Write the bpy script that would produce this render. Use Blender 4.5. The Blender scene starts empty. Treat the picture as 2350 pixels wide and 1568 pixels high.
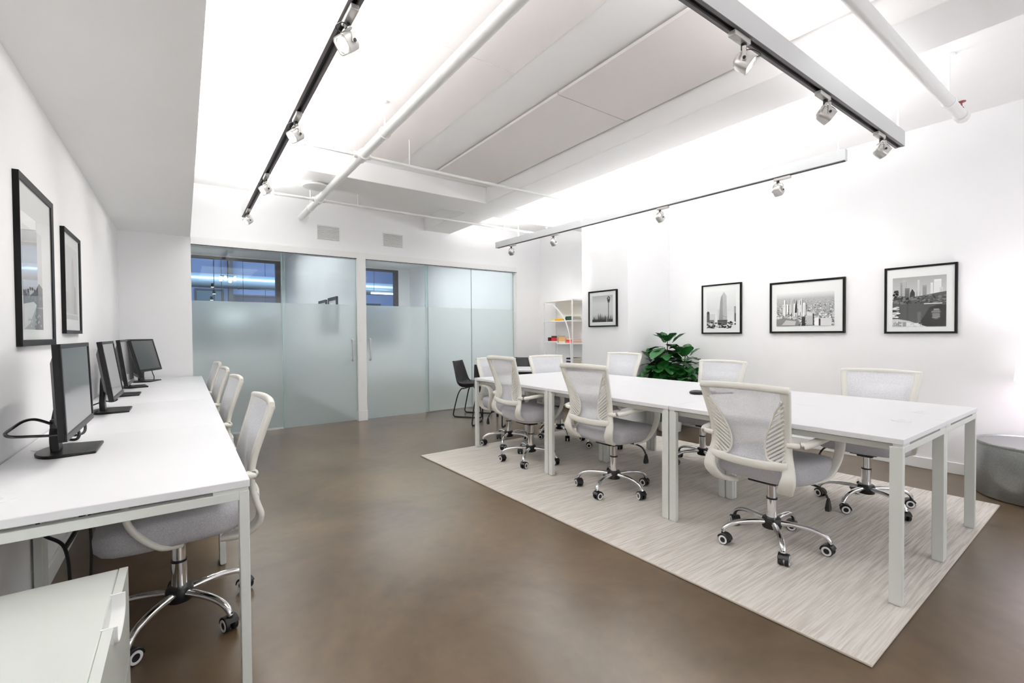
import bpy, bmesh, math, random
from mathutils import Vector, Matrix
random.seed(7)
PI = math.pi
SC = bpy.context.scene
COL = SC.collection

# ------------------------------------------------------------------ camera
FPX = 1057.56
def cam_rows(yaw, pitch, roll):
    fwd = Vector((math.sin(yaw)*math.cos(pitch), math.cos(yaw)*math.cos(pitch), math.sin(pitch)))
    r = Vector((math.cos(yaw), -math.sin(yaw), 0)); u = r.cross(fwd)
    return r*math.cos(roll)+u*math.sin(roll), u*math.cos(roll)-r*math.sin(roll), fwd
cr, cu, cf = cam_rows(math.radians(35.4928), math.radians(-0.9918), math.radians(-0.4147))
cam_data = bpy.data.cameras.new('camera')
cam_data.sensor_fit = 'HORIZONTAL'; cam_data.sensor_width = 36.0
cam_data.lens = FPX*36.0/2350.0
cam_data.clip_start = 0.02; cam_data.clip_end = 200
cam = bpy.data.objects.new('camera', cam_data); COL.objects.link(cam)
cam.matrix_world = Matrix(((cr.x, cu.x, -cf.x, 0), (cr.y, cu.y, -cf.y, 0), (cr.z, cu.z, -cf.z, 1.20), (0, 0, 0, 1)))
SC.camera = cam

# ------------------------------------------------------------------ world, exposure
w = bpy.data.worlds.new('world'); SC.world = w; w.use_nodes = True
w.node_tree.nodes['Background'].inputs[0].default_value = (0.75, 0.82, 0.95, 1)
w.node_tree.nodes['Background'].inputs[1].default_value = 0.3
SC.view_settings.view_transform = 'Standard'; SC.view_settings.look = 'None'
SC.view_settings.exposure = 0.22; SC.view_settings.gamma = 1.0
SC.view_settings.use_curve_mapping = False
SC.cycles.max_bounces = 14; SC.cycles.diffuse_bounces = 8; SC.cycles.transparent_max_bounces = 16; SC.cycles.transmission_bounces = 10

# room numbers (metres)
LW, RW, FAR, NEAR, CEIL = -0.555, 5.237, 6.46, -2.6, 2.96
SOFX, SOFZ = 0.082, 2.335
BEAMZ = 2.767
RAILZ = 2.50

def area(name, loc, rot, sx, sy, power, col=(1, 1, 1), spread=180):
    d = bpy.data.lights.new(name, 'AREA'); d.shape = 'RECTANGLE'; d.size = sx; d.size_y = sy
    d.energy = power; d.color = col; d.spread = math.radians(spread)
    o = bpy.data.objects.new(name, d); COL.objects.link(o); o.location = loc; o.rotation_euler = rot
    return o
UP = (PI, 0, 0)
# indirect tubes lying in the tops of the three hung rails
area('uplight_left', (0.567, 3.2, RAILZ+0.115), UP, 0.03, 5.2, 108, (1, 0.985, 0.97), 165)
area('uplight_cross', (2.40, 1.075, RAILZ+0.115), UP, 3.4, 0.03, 7, (1, 0.985, 0.97))
area('uplight_right', (4.02, 3.62, RAILZ+0.095), UP, 0.03, 4.3, 78, (1, 0.985, 0.97))
# general fill added behind the camera: a cool upright area light and an overhead one
area('rear_fill_light', (2.75, NEAR+0.12, 1.50), (-PI/2, 0, 0), 4.0, 1.8, 48, (0.93, 0.96, 1.0))
area('overhead_fill_light', (2.6, -1.2, CEIL-0.03), (0, 0, 0), 3.6, 1.2, 6, (1, 0.985, 0.96))
# meeting rooms behind the glass, and the bluish hall beyond their windows
area('meeting_light_a', (1.0, 8.8, 2.9), (0, 0, 0), 1.2, 3.5, 31, (0.95, 0.98, 1.0))
area('meeting_light_b', (3.6, 8.8, 2.9), (0, 0, 0), 1.8, 3.5, 56, (0.95, 0.98, 1.0))
area('hall_light', (2.4, 13.6, 3.9), (0.5, 0, 0), 8.0, 1.0, 230, (0.62, 0.75, 1.0))

# ------------------------------------------------------------------ materials
def lin(c):
    return tuple((x/12.92 if x <= 0.04045 else ((x+0.055)/1.055)**2.4) for x in c)
def srgb(r, g, b): return lin((r/255, g/255, b/255))
def mat(name, col, rough=0.5, metal=0.0, spec=0.5, coat=0.0, emit=None, estr=0.0):
    m = bpy.data.materials.new(name); m.use_nodes = True
    p = m.node_tree.nodes['Principled BSDF']
    p.inputs['Base Color'].default_value = (*col, 1); p.inputs['Roughness'].default_value = rough
    p.inputs['Metallic'].default_value = metal; p.inputs['Specular IOR Level'].default_value = spec
    p.inputs['Coat Weight'].default_value = coat
    if emit:
        p.inputs['Emission Color'].default_value = (*emit, 1); p.inputs['Emission Strength'].default_value = estr
    return m
def nodes(m):
    nt = m.node_tree
    return nt, nt.nodes['Principled BSDF'], nt.nodes['Material Output']
def add_noise(m, scale, c1, c2, detail=6, stretch=(1, 1, 1), bump=0.0, rough=None, lo=0.35, hi=0.65, coord='Object'):
    nt, p, out = nodes(m)
    tc = nt.nodes.new('ShaderNodeTexCoord'); mp = nt.nodes.new('ShaderNodeMapping')
    mp.inputs['Scale'].default_value = stretch
    nz = nt.nodes.new('ShaderNodeTexNoise'); nz.inputs['Scale'].default_value = scale; nz.inputs['Detail'].default_value = detail
    rp = nt.nodes.new('ShaderNodeValToRGB')
    rp.color_ramp.elements[0].position = lo; rp.color_ramp.elements[0].color = (*c1, 1)
    rp.color_ramp.elements[1].position = hi; rp.color_ramp.elements[1].color = (*c2, 1)
    nt.links.new(tc.outputs[coord], mp.inputs[0]); nt.links.new(mp.outputs[0], nz.inputs['Vector'])
    nt.links.new(nz.outputs['Fac'], rp.inputs[0]); nt.links.new(rp.outputs[0], p.inputs['Base Color'])
    if bump:
        b = nt.nodes.new('ShaderNodeBump'); b.inputs['Strength'].default_value = bump; b.inputs['Distance'].default_value = 0.004
        nt.links.new(nz.outputs['Fac'], b.inputs['Height']); nt.links.new(b.outputs[0], p.inputs['Normal'])
    if rough:
        mr = nt.nodes.new('ShaderNodeMapRange'); mr.inputs['To Min'].default_value = rough[0]; mr.inputs['To Max'].default_value = rough[1]
        nt.links.new(nz.outputs['Fac'], mr.inputs[0]); nt.links.new(mr.outputs[0], p.inputs['Roughness'])
    return m
M = {}
M['wall'] = add_noise(mat('wall_paint', srgb(245, 245, 246), 0.75, spec=0.2), 1.5, srgb(244, 244, 245), srgb(247, 247, 248))
M['ceil'] = add_noise(mat('ceiling_paint', srgb(244, 244, 244), 0.8, spec=0.15), 1.2, srgb(243, 243, 243), srgb(246, 246, 246))
M['panel'] = mat('acoustic_panel', srgb(238, 234, 233), 0.9, spec=0.1)
M['trim'] = mat('white_trim', srgb(240, 240, 239), 0.45)
M['slot'] = mat('dark_gap', srgb(34, 33, 34), 0.7)

def floor_mat():
    m = mat('polished_concrete', srgb(128, 116, 102), 0.3, spec=0.6)
    nt, p, out = nodes(m)
    tc = nt.nodes.new('ShaderNodeTexCoord')
    n1 = nt.nodes.new('ShaderNodeTexNoise'); n1.inputs['Scale'].default_value = 0.9; n1.inputs['Detail'].default_value = 9; n1.inputs['Roughness'].default_value = 0.62; n1.inputs['Distortion'].default_value = 0.6
    n2 = nt.nodes.new('ShaderNodeTexNoise'); n2.inputs['Scale'].default_value = 14; n2.inputs['Detail'].default_value = 8
    for n in (n1, n2): nt.links.new(tc.outputs['Object'], n.inputs['Vector'])
    r1 = nt.nodes.new('ShaderNodeValToRGB'); r1.color_ramp.elements[0].position = 0.36; r1.color_ramp.elements[1].position = 0.66
    r1.color_ramp.elements[0].color = (*srgb(76, 61, 44), 1); r1.color_ramp.elements[1].color = (*srgb(110, 93, 72), 1)
    mx = nt.nodes.new('ShaderNodeMix'); mx.data_type = 'RGBA'; mx.blend_type = 'OVERLAY'; mx.inputs[0].default_value = 0.22
    nt.links.new(n1.outputs['Fac'], r1.inputs[0]); nt.links.new(r1.outputs[0], mx.inputs[6]); nt.links.new(n2.outputs['Fac'], mx.inputs[7])
    nt.links.new(mx.outputs[2], p.inputs['Base Color'])
    mr = nt.nodes.new('ShaderNodeMapRange'); mr.inputs['To Min'].default_value = 0.277; mr.inputs['To Max'].default_value = 0.305
    nt.links.new(n1.outputs['Fac'], mr.inputs[0]); nt.links.new(mr.outputs[0], p.inputs['Roughness'])
    b = nt.nodes.new('ShaderNodeBump'); b.inputs['Strength'].default_value = 0.02; b.inputs['Distance'].default_value = 0.001
    nt.links.new(n2.outputs['Fac'], b.inputs['Height']); nt.links.new(b.outputs[0], p.inputs['Normal'])
    return m
M['floor'] = floor_mat()

def thin_ior(nt, f, ior):
    # a pane reflects alike from both of its faces
    g = nt.nodes.new('ShaderNodeNewGeometry'); mr = nt.nodes.new('ShaderNodeMapRange')
    mr.inputs['To Min'].default_value = ior; mr.inputs['To Max'].default_value = 1/ior
    nt.links.new(g.outputs['Backfacing'], mr.inputs[0]); nt.links.new(mr.outputs[0], f.inputs[0])
def clear_glass(name, tint, fres=1.45, rough=0.0):
    m = bpy.data.materials.new(name); m.use_nodes = True; nt = m.node_tree
    nt.nodes.remove(nt.nodes['Principled BSDF']); out = nt.nodes['Material Output']
    t = nt.nodes.new('ShaderNodeBsdfTransparent'); t.inputs[0].default_value = (*tint, 1)
    g = nt.nodes.new('ShaderNodeBsdfGlossy'); g.inputs['Roughness'].default_value = rough
    f = nt.nodes.new('ShaderNodeFresnel'); thin_ior(nt, f, fres)
    x = nt.nodes.new('ShaderNodeMixShader')
    nt.links.new(f.outputs[0], x.inputs[0]); nt.links.new(t.outputs[0], x.inputs[1]); nt.links.new(g.outputs[0], x.inputs[2])
    nt.links.new(x.outputs[0], out.inputs[0])
    return m
M['glass'] = clear_glass('clear_glass', (0.93, 0.97, 0.975), 1.35)
M['glazing'] = clear_glass('picture_glazing', (0.97, 0.98, 0.98), 1.4)
def frosted():
    m = bpy.data.materials.new('frosted_glass'); m.use_nodes = True; nt = m.node_tree
    nt.nodes.remove(nt.nodes['Principled BSDF']); out = nt.nodes['Material Output']
    r = nt.nodes.new('ShaderNodeBsdfRefraction'); r.inputs['Color'].default_value = (0.975, 1.0, 0.998, 1)
    r.inputs['Roughness'].default_value = 0.46; r.inputs['IOR'].default_value = 1.12
    d = nt.nodes.new('ShaderNodeBsdfDiffuse'); d.inputs['Color'].default_value = (*srgb(212, 225, 223), 1)
    g = nt.nodes.new('ShaderNodeBsdfGlossy'); g.inputs['Roughness'].default_value = 0.12
    f = nt.nodes.new('ShaderNodeFresnel'); thin_ior(nt, f, 1.4)
    x1 = nt.nodes.new('ShaderNodeMixShader'); x1.inputs[0].default_value = 0.18
    tl = nt.nodes.new('ShaderNodeBsdfTranslucent'); tl.inputs['Color'].default_value = (*srgb(236, 246, 244), 1)
    x0 = nt.nodes.new('ShaderNodeMixShader'); x0.inputs[0].default_value = 0.18
    nt.links.new(r.outputs[0], x0.inputs[1]); nt.links.new(tl.outputs[0], x0.inputs[2])
    x2 = nt.nodes.new('ShaderNodeMixShader')
    nt.links.new(x0.outputs[0], x1.inputs[1]); nt.links.new(d.outputs[0], x1.inputs[2])
    nt.links.new(f.outputs[0], x2.inputs[0]); nt.links.new(x1.outputs[0], x2.inputs[1]); nt.links.new(g.outputs[0], x2.inputs[2])
    nt.links.new(x2.outputs[0], out.inputs[0])
    return m
M['frost'] = frosted()
M['edge'] = mat('glass_edge', srgb(150, 190, 185), 0.2, spec=0.6)

M['top'] = mat('white_laminate', srgb(232, 232, 234), 0.38, spec=0.4)
M['leg'] = mat('powder_coat', srgb(220, 222, 217), 0.4, spec=0.4)
M['cab'] = mat('cabinet_paint', srgb(216, 220, 214), 0.25, spec=0.5)
M['seat'] = add_noise(mat('grey_seat_fabric', srgb(190, 189, 196), 0.85, spec=0.2), 260, srgb(176, 175, 180), srgb(196, 195, 200), detail=2, bump=0.25)
M['plastic'] = mat('offwhite_plastic', srgb(228, 226, 218), 0.42, spec=0.45)
def mesh_fabric():
    m = mat('white_mesh', srgb(236, 237, 242), 0.8, spec=0.2); nt, p, out = nodes(m)
    tc = nt.nodes.new('ShaderNodeTexCoord'); nz = nt.nodes.new('ShaderNodeTexNoise'); nz.inputs['Scale'].default_value = 420; nz.inputs['Detail'].default_value = 1
    mr = nt.nodes.new('ShaderNodeMapRange'); mr.inputs['From Min'].default_value = 0.3; mr.inputs['From Max'].default_value = 0.7
    mr.inputs['To Min'].default_value = 0.5; mr.inputs['To Max'].default_value = 0.9
    nt.links.new(tc.outputs['Object'], nz.inputs['Vector']); nt.links.new(nz.outputs['Fac'], mr.inputs[0]); nt.links.new(mr.outputs[0], p.inputs['Alpha'])
    return m
M['mesh'] = mesh_fabric()
M['chrome'] = mat('chrome', (0.82, 0.82, 0.83), 0.06, metal=1.0)
M['black'] = mat('black_plastic', srgb(22, 22, 23), 0.4)
M['wheelring'] = mat('white_wheel_ring', srgb(235, 235, 235), 0.4)
M['blackmetal'] = mat('black_powder_metal', srgb(20, 20, 21), 0.45)
M['leather'] = mat('black_leatherette', srgb(30, 29, 32), 0.38)
M['bezel'] = mat('black_bezel', srgb(15, 15, 16), 0.4, spec=0.3)
M['screen'] = mat('screen_glass', srgb(62, 64, 66), 0.08, spec=0.8)
M['frame'] = mat('black_frame', srgb(14, 13, 13), 0.45, spec=0.2)
M['matb'] = mat('mat_board', srgb(244, 244, 243), 0.8, spec=0.2)
M['silver'] = mat('brushed_aluminium', srgb(205, 207, 208), 0.35, metal=0.35)
M['railunder'] = mat('grey_track_channel', srgb(112, 108, 110), 0.45, metal=0.2)
M['lamphead'] = mat('satin_nickel', srgb(200, 198, 195), 0.3, metal=0.6)
M['lens'] = mat('lit_lens', (1, 1, 1), 0.4, emit=(1, 0.96, 0.9), estr=9.0)
M['cord'] = mat('white_cord', srgb(244, 244, 244), 0.5)
M['pipe'] = mat('painted_pipe', srgb(238, 238, 237), 0.35)
M['red'] = mat('sprinkler_red', srgb(150, 74, 72), 0.4)
M['shade'] = mat('lamp_shade', srgb(245, 242, 245), 0.8, emit=(1, 0.95, 0.97), estr=0.75)
def galv():
    m = mat('galvanised_metal', srgb(150, 152, 152), 0.38, metal=0.85)
    return add_noise(m, 120, srgb(148, 151, 151), srgb(160, 162, 162), detail=3, bump=0.04, rough=(0.30, 0.42))
M['galv'] = galv()
M['trunk'] = mat('bark', srgb(92, 76, 58), 0.85)
def leaf_mat():
    m = mat('fig_leaf', srgb(34, 92, 44), 0.32, spec=0.55)
    return add_noise(m, 7, srgb(16, 58, 24), srgb(44, 108, 48), detail=3, lo=0.3, hi=0.7)
M['leaf'] = leaf_mat()
M['pot'] = mat('pot_glaze', srgb(226, 226, 224), 0.5)
M['soil'] = mat('soil', srgb(58, 46, 38), 0.95)
M['darkpost'] = mat('bronze_mullion', srgb(92, 86, 84), 0.5)

# ------------------------------------------------------------------ mesh builder
class MB:
    def __init__(s): s.v = []; s.f = []; s.mi = []
    def quad(s, a, b, c, d, m=0):
        n = len(s.v); s.v += [a, b, c, d]; s.f.append((n, n+1, n+2, n+3)); s.mi.append(m)
    def poly(s, pts, m=0):
        n = len(s.v); s.v += list(pts); s.f.append(tuple(range(n, n+len(pts)))); s.mi.append(m)
    def rings(s, rs, cap0=True, cap1=True, closed=False, m=0):
        k = len(rs[0]); base = len(s.v)
        for r in rs: s.v += [tuple(p) for p in r]
        n = len(rs)
        for i in range(n if closed else n-1):
            a = base+i*k; b = base+((i+1) % n)*k
            for j in range(k):
                j2 = (j+1) % k; s.f.append((a+j, a+j2, b+j2, b+j)); s.mi.append(m)
        if not closed:
            if cap0: s.f.append(tuple(base+j for j in reversed(range(k)))); s.mi.append(m)
            if cap1: s.f.append(tuple(base+(n-1)*k+j for j in range(k))); s.mi.append(m)
    def box(s, x0, x1, y0, y1, z0, z1, m=0, T=None):
        r0 = [(x0, y0, z0), (x1, y0, z0), (x1, y1, z0), (x0, y1, z0)]
        r1 = [(x0, y0, z1), (x1, y0, z1), (x1, y1, z1), (x0, y1, z1)]
        if T: r0 = [tuple(T @ Vector(p)) for p in r0]; r1 = [tuple(T @ Vector(p)) for p in r1]
        s.rings([r0, r1], m=m)
    def tube(s, pts, r, n=8, closed=False, m=0, flat=1.0):
        pts = [Vector(p) for p in pts]; k = len(pts); rs = []
        nrm = None
        for i, p in enumerate(pts):
            if closed: t = pts[(i+1) % k]-pts[(i-1) % k]
            else: t = pts[min(i+1, k-1)]-pts[max(i-1, 0)]
            t.normalize()
            if nrm is None:
                a = Vector((0, 0, 1)) if abs(t.z) < 0.9 else Vector((1, 0, 0)); nrm = (a-t*a.dot(t)).normalized()
            else:
                nrm = (nrm-t*nrm.dot(t)).normalized()
            b = t.cross(nrm); rr = r[i] if isinstance(r, (list, tuple)) else r
            rs.append([tuple(p+nrm*math.cos(2*PI*j/n)*rr*flat+b*math.sin(2*PI*j/n)*rr) for j in range(n)])
        s.rings(rs, closed=closed, m=m)
    def lathe(s, prof, n=24, c=(0, 0, 0), T=None, m=0, closed=False):
        rs = []
        for r, z in prof:
            ring = [Vector((c[0]+r*math.cos(2*PI*j/n), c[1]+r*math.sin(2*PI*j/n), c[2]+z)) for j in range(n)]
            if T: ring = [T @ p for p in ring]
            rs.append([tuple(p) for p in ring])
        s.rings(rs, m=m, closed=closed)
    def sweep(s, pts, wdir, ws, ts, m=0):
        """flat rounded band along pts: width ws along wdir, thickness ts across"""
        pts = [Vector(p) for p in pts]; k = len(pts); rs = []; wd0 = Vector(wdir)
        for i, p in enumerate(pts):
            t = (pts[min(i+1, k-1)]-pts[max(i-1, 0)]).normalized()
            wd = (wd0-t*wd0.dot(t)).normalized(); nn = t.cross(wd)
            a = (ws[i] if isinstance(ws, (list, tuple)) else ws)/2; b = (ts[i] if isinstance(ts, (list, tuple)) else ts)/2
            c = min(a, b)*0.6
            prof = [(a, b-c), (a-c, b), (-a+c, b), (-a, b-c), (-a, -b+c), (-a+c, -b), (a-c, -b), (a, -b+c)]
            rs.append([tuple(p+wd*x+nn*y) for x, y in prof])
        s.rings(rs, m=m)
    def prism(s, poly, z0, z1, m=0, T=None):
        r0 = [Vector((x, y, z0)) for x, y in poly]; r1 = [Vector((x, y, z1)) for x, y in poly]
        if T: r0 = [T @ p for p in r0]; r1 = [T @ p for p in r1]
        s.rings([[tuple(p) for p in r0], [tuple(p) for p in r1]], m=m)
    def build(s, name, mats, parent=None, bevel=0.0, smooth=40, loc=None, seg=2):
        me = bpy.data.meshes.new(name); me.from_pydata(s.v, [], s.f); me.validate()
        bm = bmesh.new(); bm.from_mesh(me)
        bmesh.ops.recalc_face_normals(bm, faces=bm.faces); bm.to_mesh(me); bm.free()
        if not isinstance(mats, (list, tuple)): mats = [mats]
        for x in mats: me.materials.append(M[x] if isinstance(x, str) else x)
        if len(mats) > 1 and len(me.polygons) == len(s.mi):
            for p, i in zip(me.polygons, s.mi): p.material_index = i
        if smooth:
            for p in me.polygons: p.use_smooth = True
            me.set_sharp_from_angle(angle=math.radians(smooth))
        o = bpy.data.objects.new(name, me); COL.objects.link(o)
        if parent: o.parent = parent
        if loc: o.location = loc
        if bevel:
            b = o.modifiers.new('bevel', 'BEVEL'); b.width = bevel; b.segments = seg; b.limit_method = 'ANGLE'; b.angle_limit = math.radians(35)
        return o
def bez(P, n=24):
    """Catmull-Rom through points"""
    P = [Vector(p) for p in P]; out = []; k = len(P)-1
    for i in range(k):
        p0, p1, p2, p3 = P[max(i-1, 0)], P[i], P[i+1], P[min(i+2, k)]
        m = max(2, n//k)
        for j in range(m):
            t = j/m
            out.append(0.5*((2*p1)+(p2-p0)*t+(2*p0-5*p1+4*p2-p3)*t*t+(3*p1-p0-3*p2+p3)*t**3))
    out.append(P[-1]); return out
def tag(o, label, cat, group=None):
    o['label'] = label; o['category'] = cat
    if group: o['group'] = group
    return o
def thing(name, label, cat, loc=(0, 0, 0), rz=0.0, group=None):
    o = bpy.data.objects.new(name, None); COL.objects.link(o); o.empty_display_size = 0.1
    o.location = loc; o.rotation_euler = (0, 0, rz)
    return tag(o, label, cat, group)
def struct(o): o['kind'] = 'structure'; return o
def copy_tree(o, parent=None):
    c = o.copy(); COL.objects.link(c)
    if parent: c.parent = parent
    for ch in list(o.children): copy_tree(ch, c)
    return c
def one_box(name, m, *b, parent=None, bevel=0.0):
    q = MB(); q.box(*b); return q.build(name, m, parent, bevel, smooth=30)

# ================================================================== SETTING
def shell():
    b = MB(); b.box(LW-1.5, 8.0, NEAR-0.3, 17.5, -0.12, 0.0); struct(b.build('floor', 'floor', smooth=0))
    b = MB(); b.box(LW-0.15, RW+0.15, NEAR-0.15, FAR+0.13, CEIL, CEIL+0.15); struct(b.build('ceiling', 'ceil', smooth=0))
    b = MB(); b.box(LW-0.15, LW, NEAR-0.15, FAR+0.13, 0, CEIL); struct(b.build('wall_left', 'wall', smooth=0))
    b = MB(); b.box(RW, RW+0.15, NEAR-0.15, FAR+0.13, 0, CEIL); struct(b.build('wall_right', 'wall', smooth=0))
    b = MB(); b.box(LW, RW, NEAR-0.15, NEAR, 0, CEIL); struct(b.build('wall_near', 'wall', smooth=0))
    b = MB()
    b.box(LW, 0.085, FAR, FAR+0.13, 0, CEIL)
    b.box(4.69, RW, FAR, FAR+0.13, 0, CEIL)
    b.box(0.085, 4.69, FAR, FAR+0.13, SOFZ, CEIL)
    struct(b.build('wall_far', 'wall', smooth=0))
    b = MB(); b.box(4.427, RW, 3.762, 4.56, 0, CEIL); struct(b.build('wall_pillar', 'wall', bevel=0.004))
    # dropped soffit over the desks and the two ceiling beams
    b = MB(); b.box(LW, SOFX, NEAR, FAR, SOFZ, CEIL); struct(b.build('trim_1', 'ceil', smooth=0))
    b = MB(); b.box(SOFX, RW, 4.706, 5.215, BEAMZ, CEIL); struct(b.build('trim_2', 'ceil', bevel=0.006))
    b = MB(); b.box(2.988, 3.425, NEAR, 4.706, BEAMZ, CEIL); b.box(2.988, 3.425, 5.215, FAR, BEAMZ, CEIL)
    struct(b.build('trim_3', 'ceil', bevel=0.006))
    # door-track header, post with plinth and jamb of the glass front
    b = MB(); b.box(0.085, 1.962, FAR-0.03, FAR+0.10, 2.25, SOFZ); b.box(2.085, 4.69, FAR-0.03, FAR+0.10, 2.25, SOFZ)
    b.box(0.085, 1.962, FAR-0.034, FAR-0.03, 2.245, 2.253, 1); b.box(2.085, 4.69, FAR-0.034, FAR-0.03, 2.245, 2.253, 1)
    struct(b.build('trim_4', ['trim', 'slot'], smooth=30))
    b = MB(); b.box(1.962, 2.085, FAR-0.04, FAR+0.13, 0, SOFZ); b.box(1.957, 2.09, FAR-0.05, FAR+0.13, 0, 0.137)
    struct(b.build('trim_5', 'trim', bevel=0.003))
    b = MB(); b.box(4.672, 4.70, FAR-0.02, FAR+0.12, 0, 2.25); struct(b.build('trim_6', 'trim', smooth=30))
    def baseboard(name, *bx):
        b = MB(); b.box(*bx); struct(b.build(name, 'trim', bevel=0.004))
    baseboard('baseboard_right', RW-0.014, RW, NEAR, 3.762, 0, 0.095)
    baseboard('baseboard_pillar', 4.413, 4.427, 3.75, 4.56, 0, 0.095)
    baseboard('baseboard_nook', 4.427, RW-0.014, 3.748, 3.762, 0, 0.095)
    baseboard('baseboard_far', 4.70, RW, FAR-0.014, FAR, 0, 0.095)
    baseboard('baseboard_left', LW, LW+0.014, NEAR, FAR, 0, 0.095)
    # made-up window frame behind the camera, added to go with the rear fill
    b = MB(); b.box(-0.45, 4.85, NEAR, NEAR+0.05, 0.55, 0.6); b.box(-0.45, 4.85, NEAR, NEAR+0.05, 2.5, 2.55)
    for x in (-0.45, 1.28, 3.04, 4.80): b.box(x, x+0.05, NEAR, NEAR+0.05, 0.6, 2.5)
    struct(b.build('added_window', 'trim', smooth=30))
shell()

def glass_front():
    yb = FAR+0.02
    # (name, x0, x1, y, handle side)
    for nm, x0, x1, y, hx in (('window_1', 0.085, 1.07, yb+0.03, None), ('door_1', 1.03, 1.960, yb-0.005, 1.903),
                              ('door_2', 2.087, 3.045, yb-0.005, 2.107+0.035), ('window_4', 3.02, 3.83, yb+0.03, None), ('window_5', 3.834, 4.672, yb+0.03, None)):
        r = bpy.data.objects.new(nm, None); COL.objects.link(r); r.location = ((x0+x1)/2, y, 0); struct(r)
        hw = (x1-x0)/2
        b = MB(); b.box(-hw, hw, -0.004, 0.004, 1.612, 2.25); b.build('clear_pane', 'glass', r, smooth=0)
        b = MB(); b.box(-hw, hw, -0.005, 0.005, 0.012, 1.612); b.build('frosted_pane', 'frost', r, smooth=0)
        b = MB(); b.box(-hw-0.003, -hw, -0.006, 0.006, 0.012, 2.25); b.box(hw, hw+0.003, -0.006, 0.006, 0.012, 2.25)
        b.build('glass_edge', 'edge', r, smooth=0)
        if hx is None:
            b = MB(); b.box(-hw, hw, -0.012, 0.012, 0, 0.018); b.build('floor_channel', 'silver', r, smooth=0)
        else:
            h = MB(); xx = hx-(x0+x1)/2
            h.tube(bez([(xx, -0.003, 0.845), (xx, -0.045, 0.85), (xx, -0.05, 0.90), (xx, -0.05, 1.08), (xx, -0.045, 1.13), (xx, -0.003, 1.135)], 30), 0.014, 10)
            h.build('door_handle', 'silver', r)
glass_front()

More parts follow.
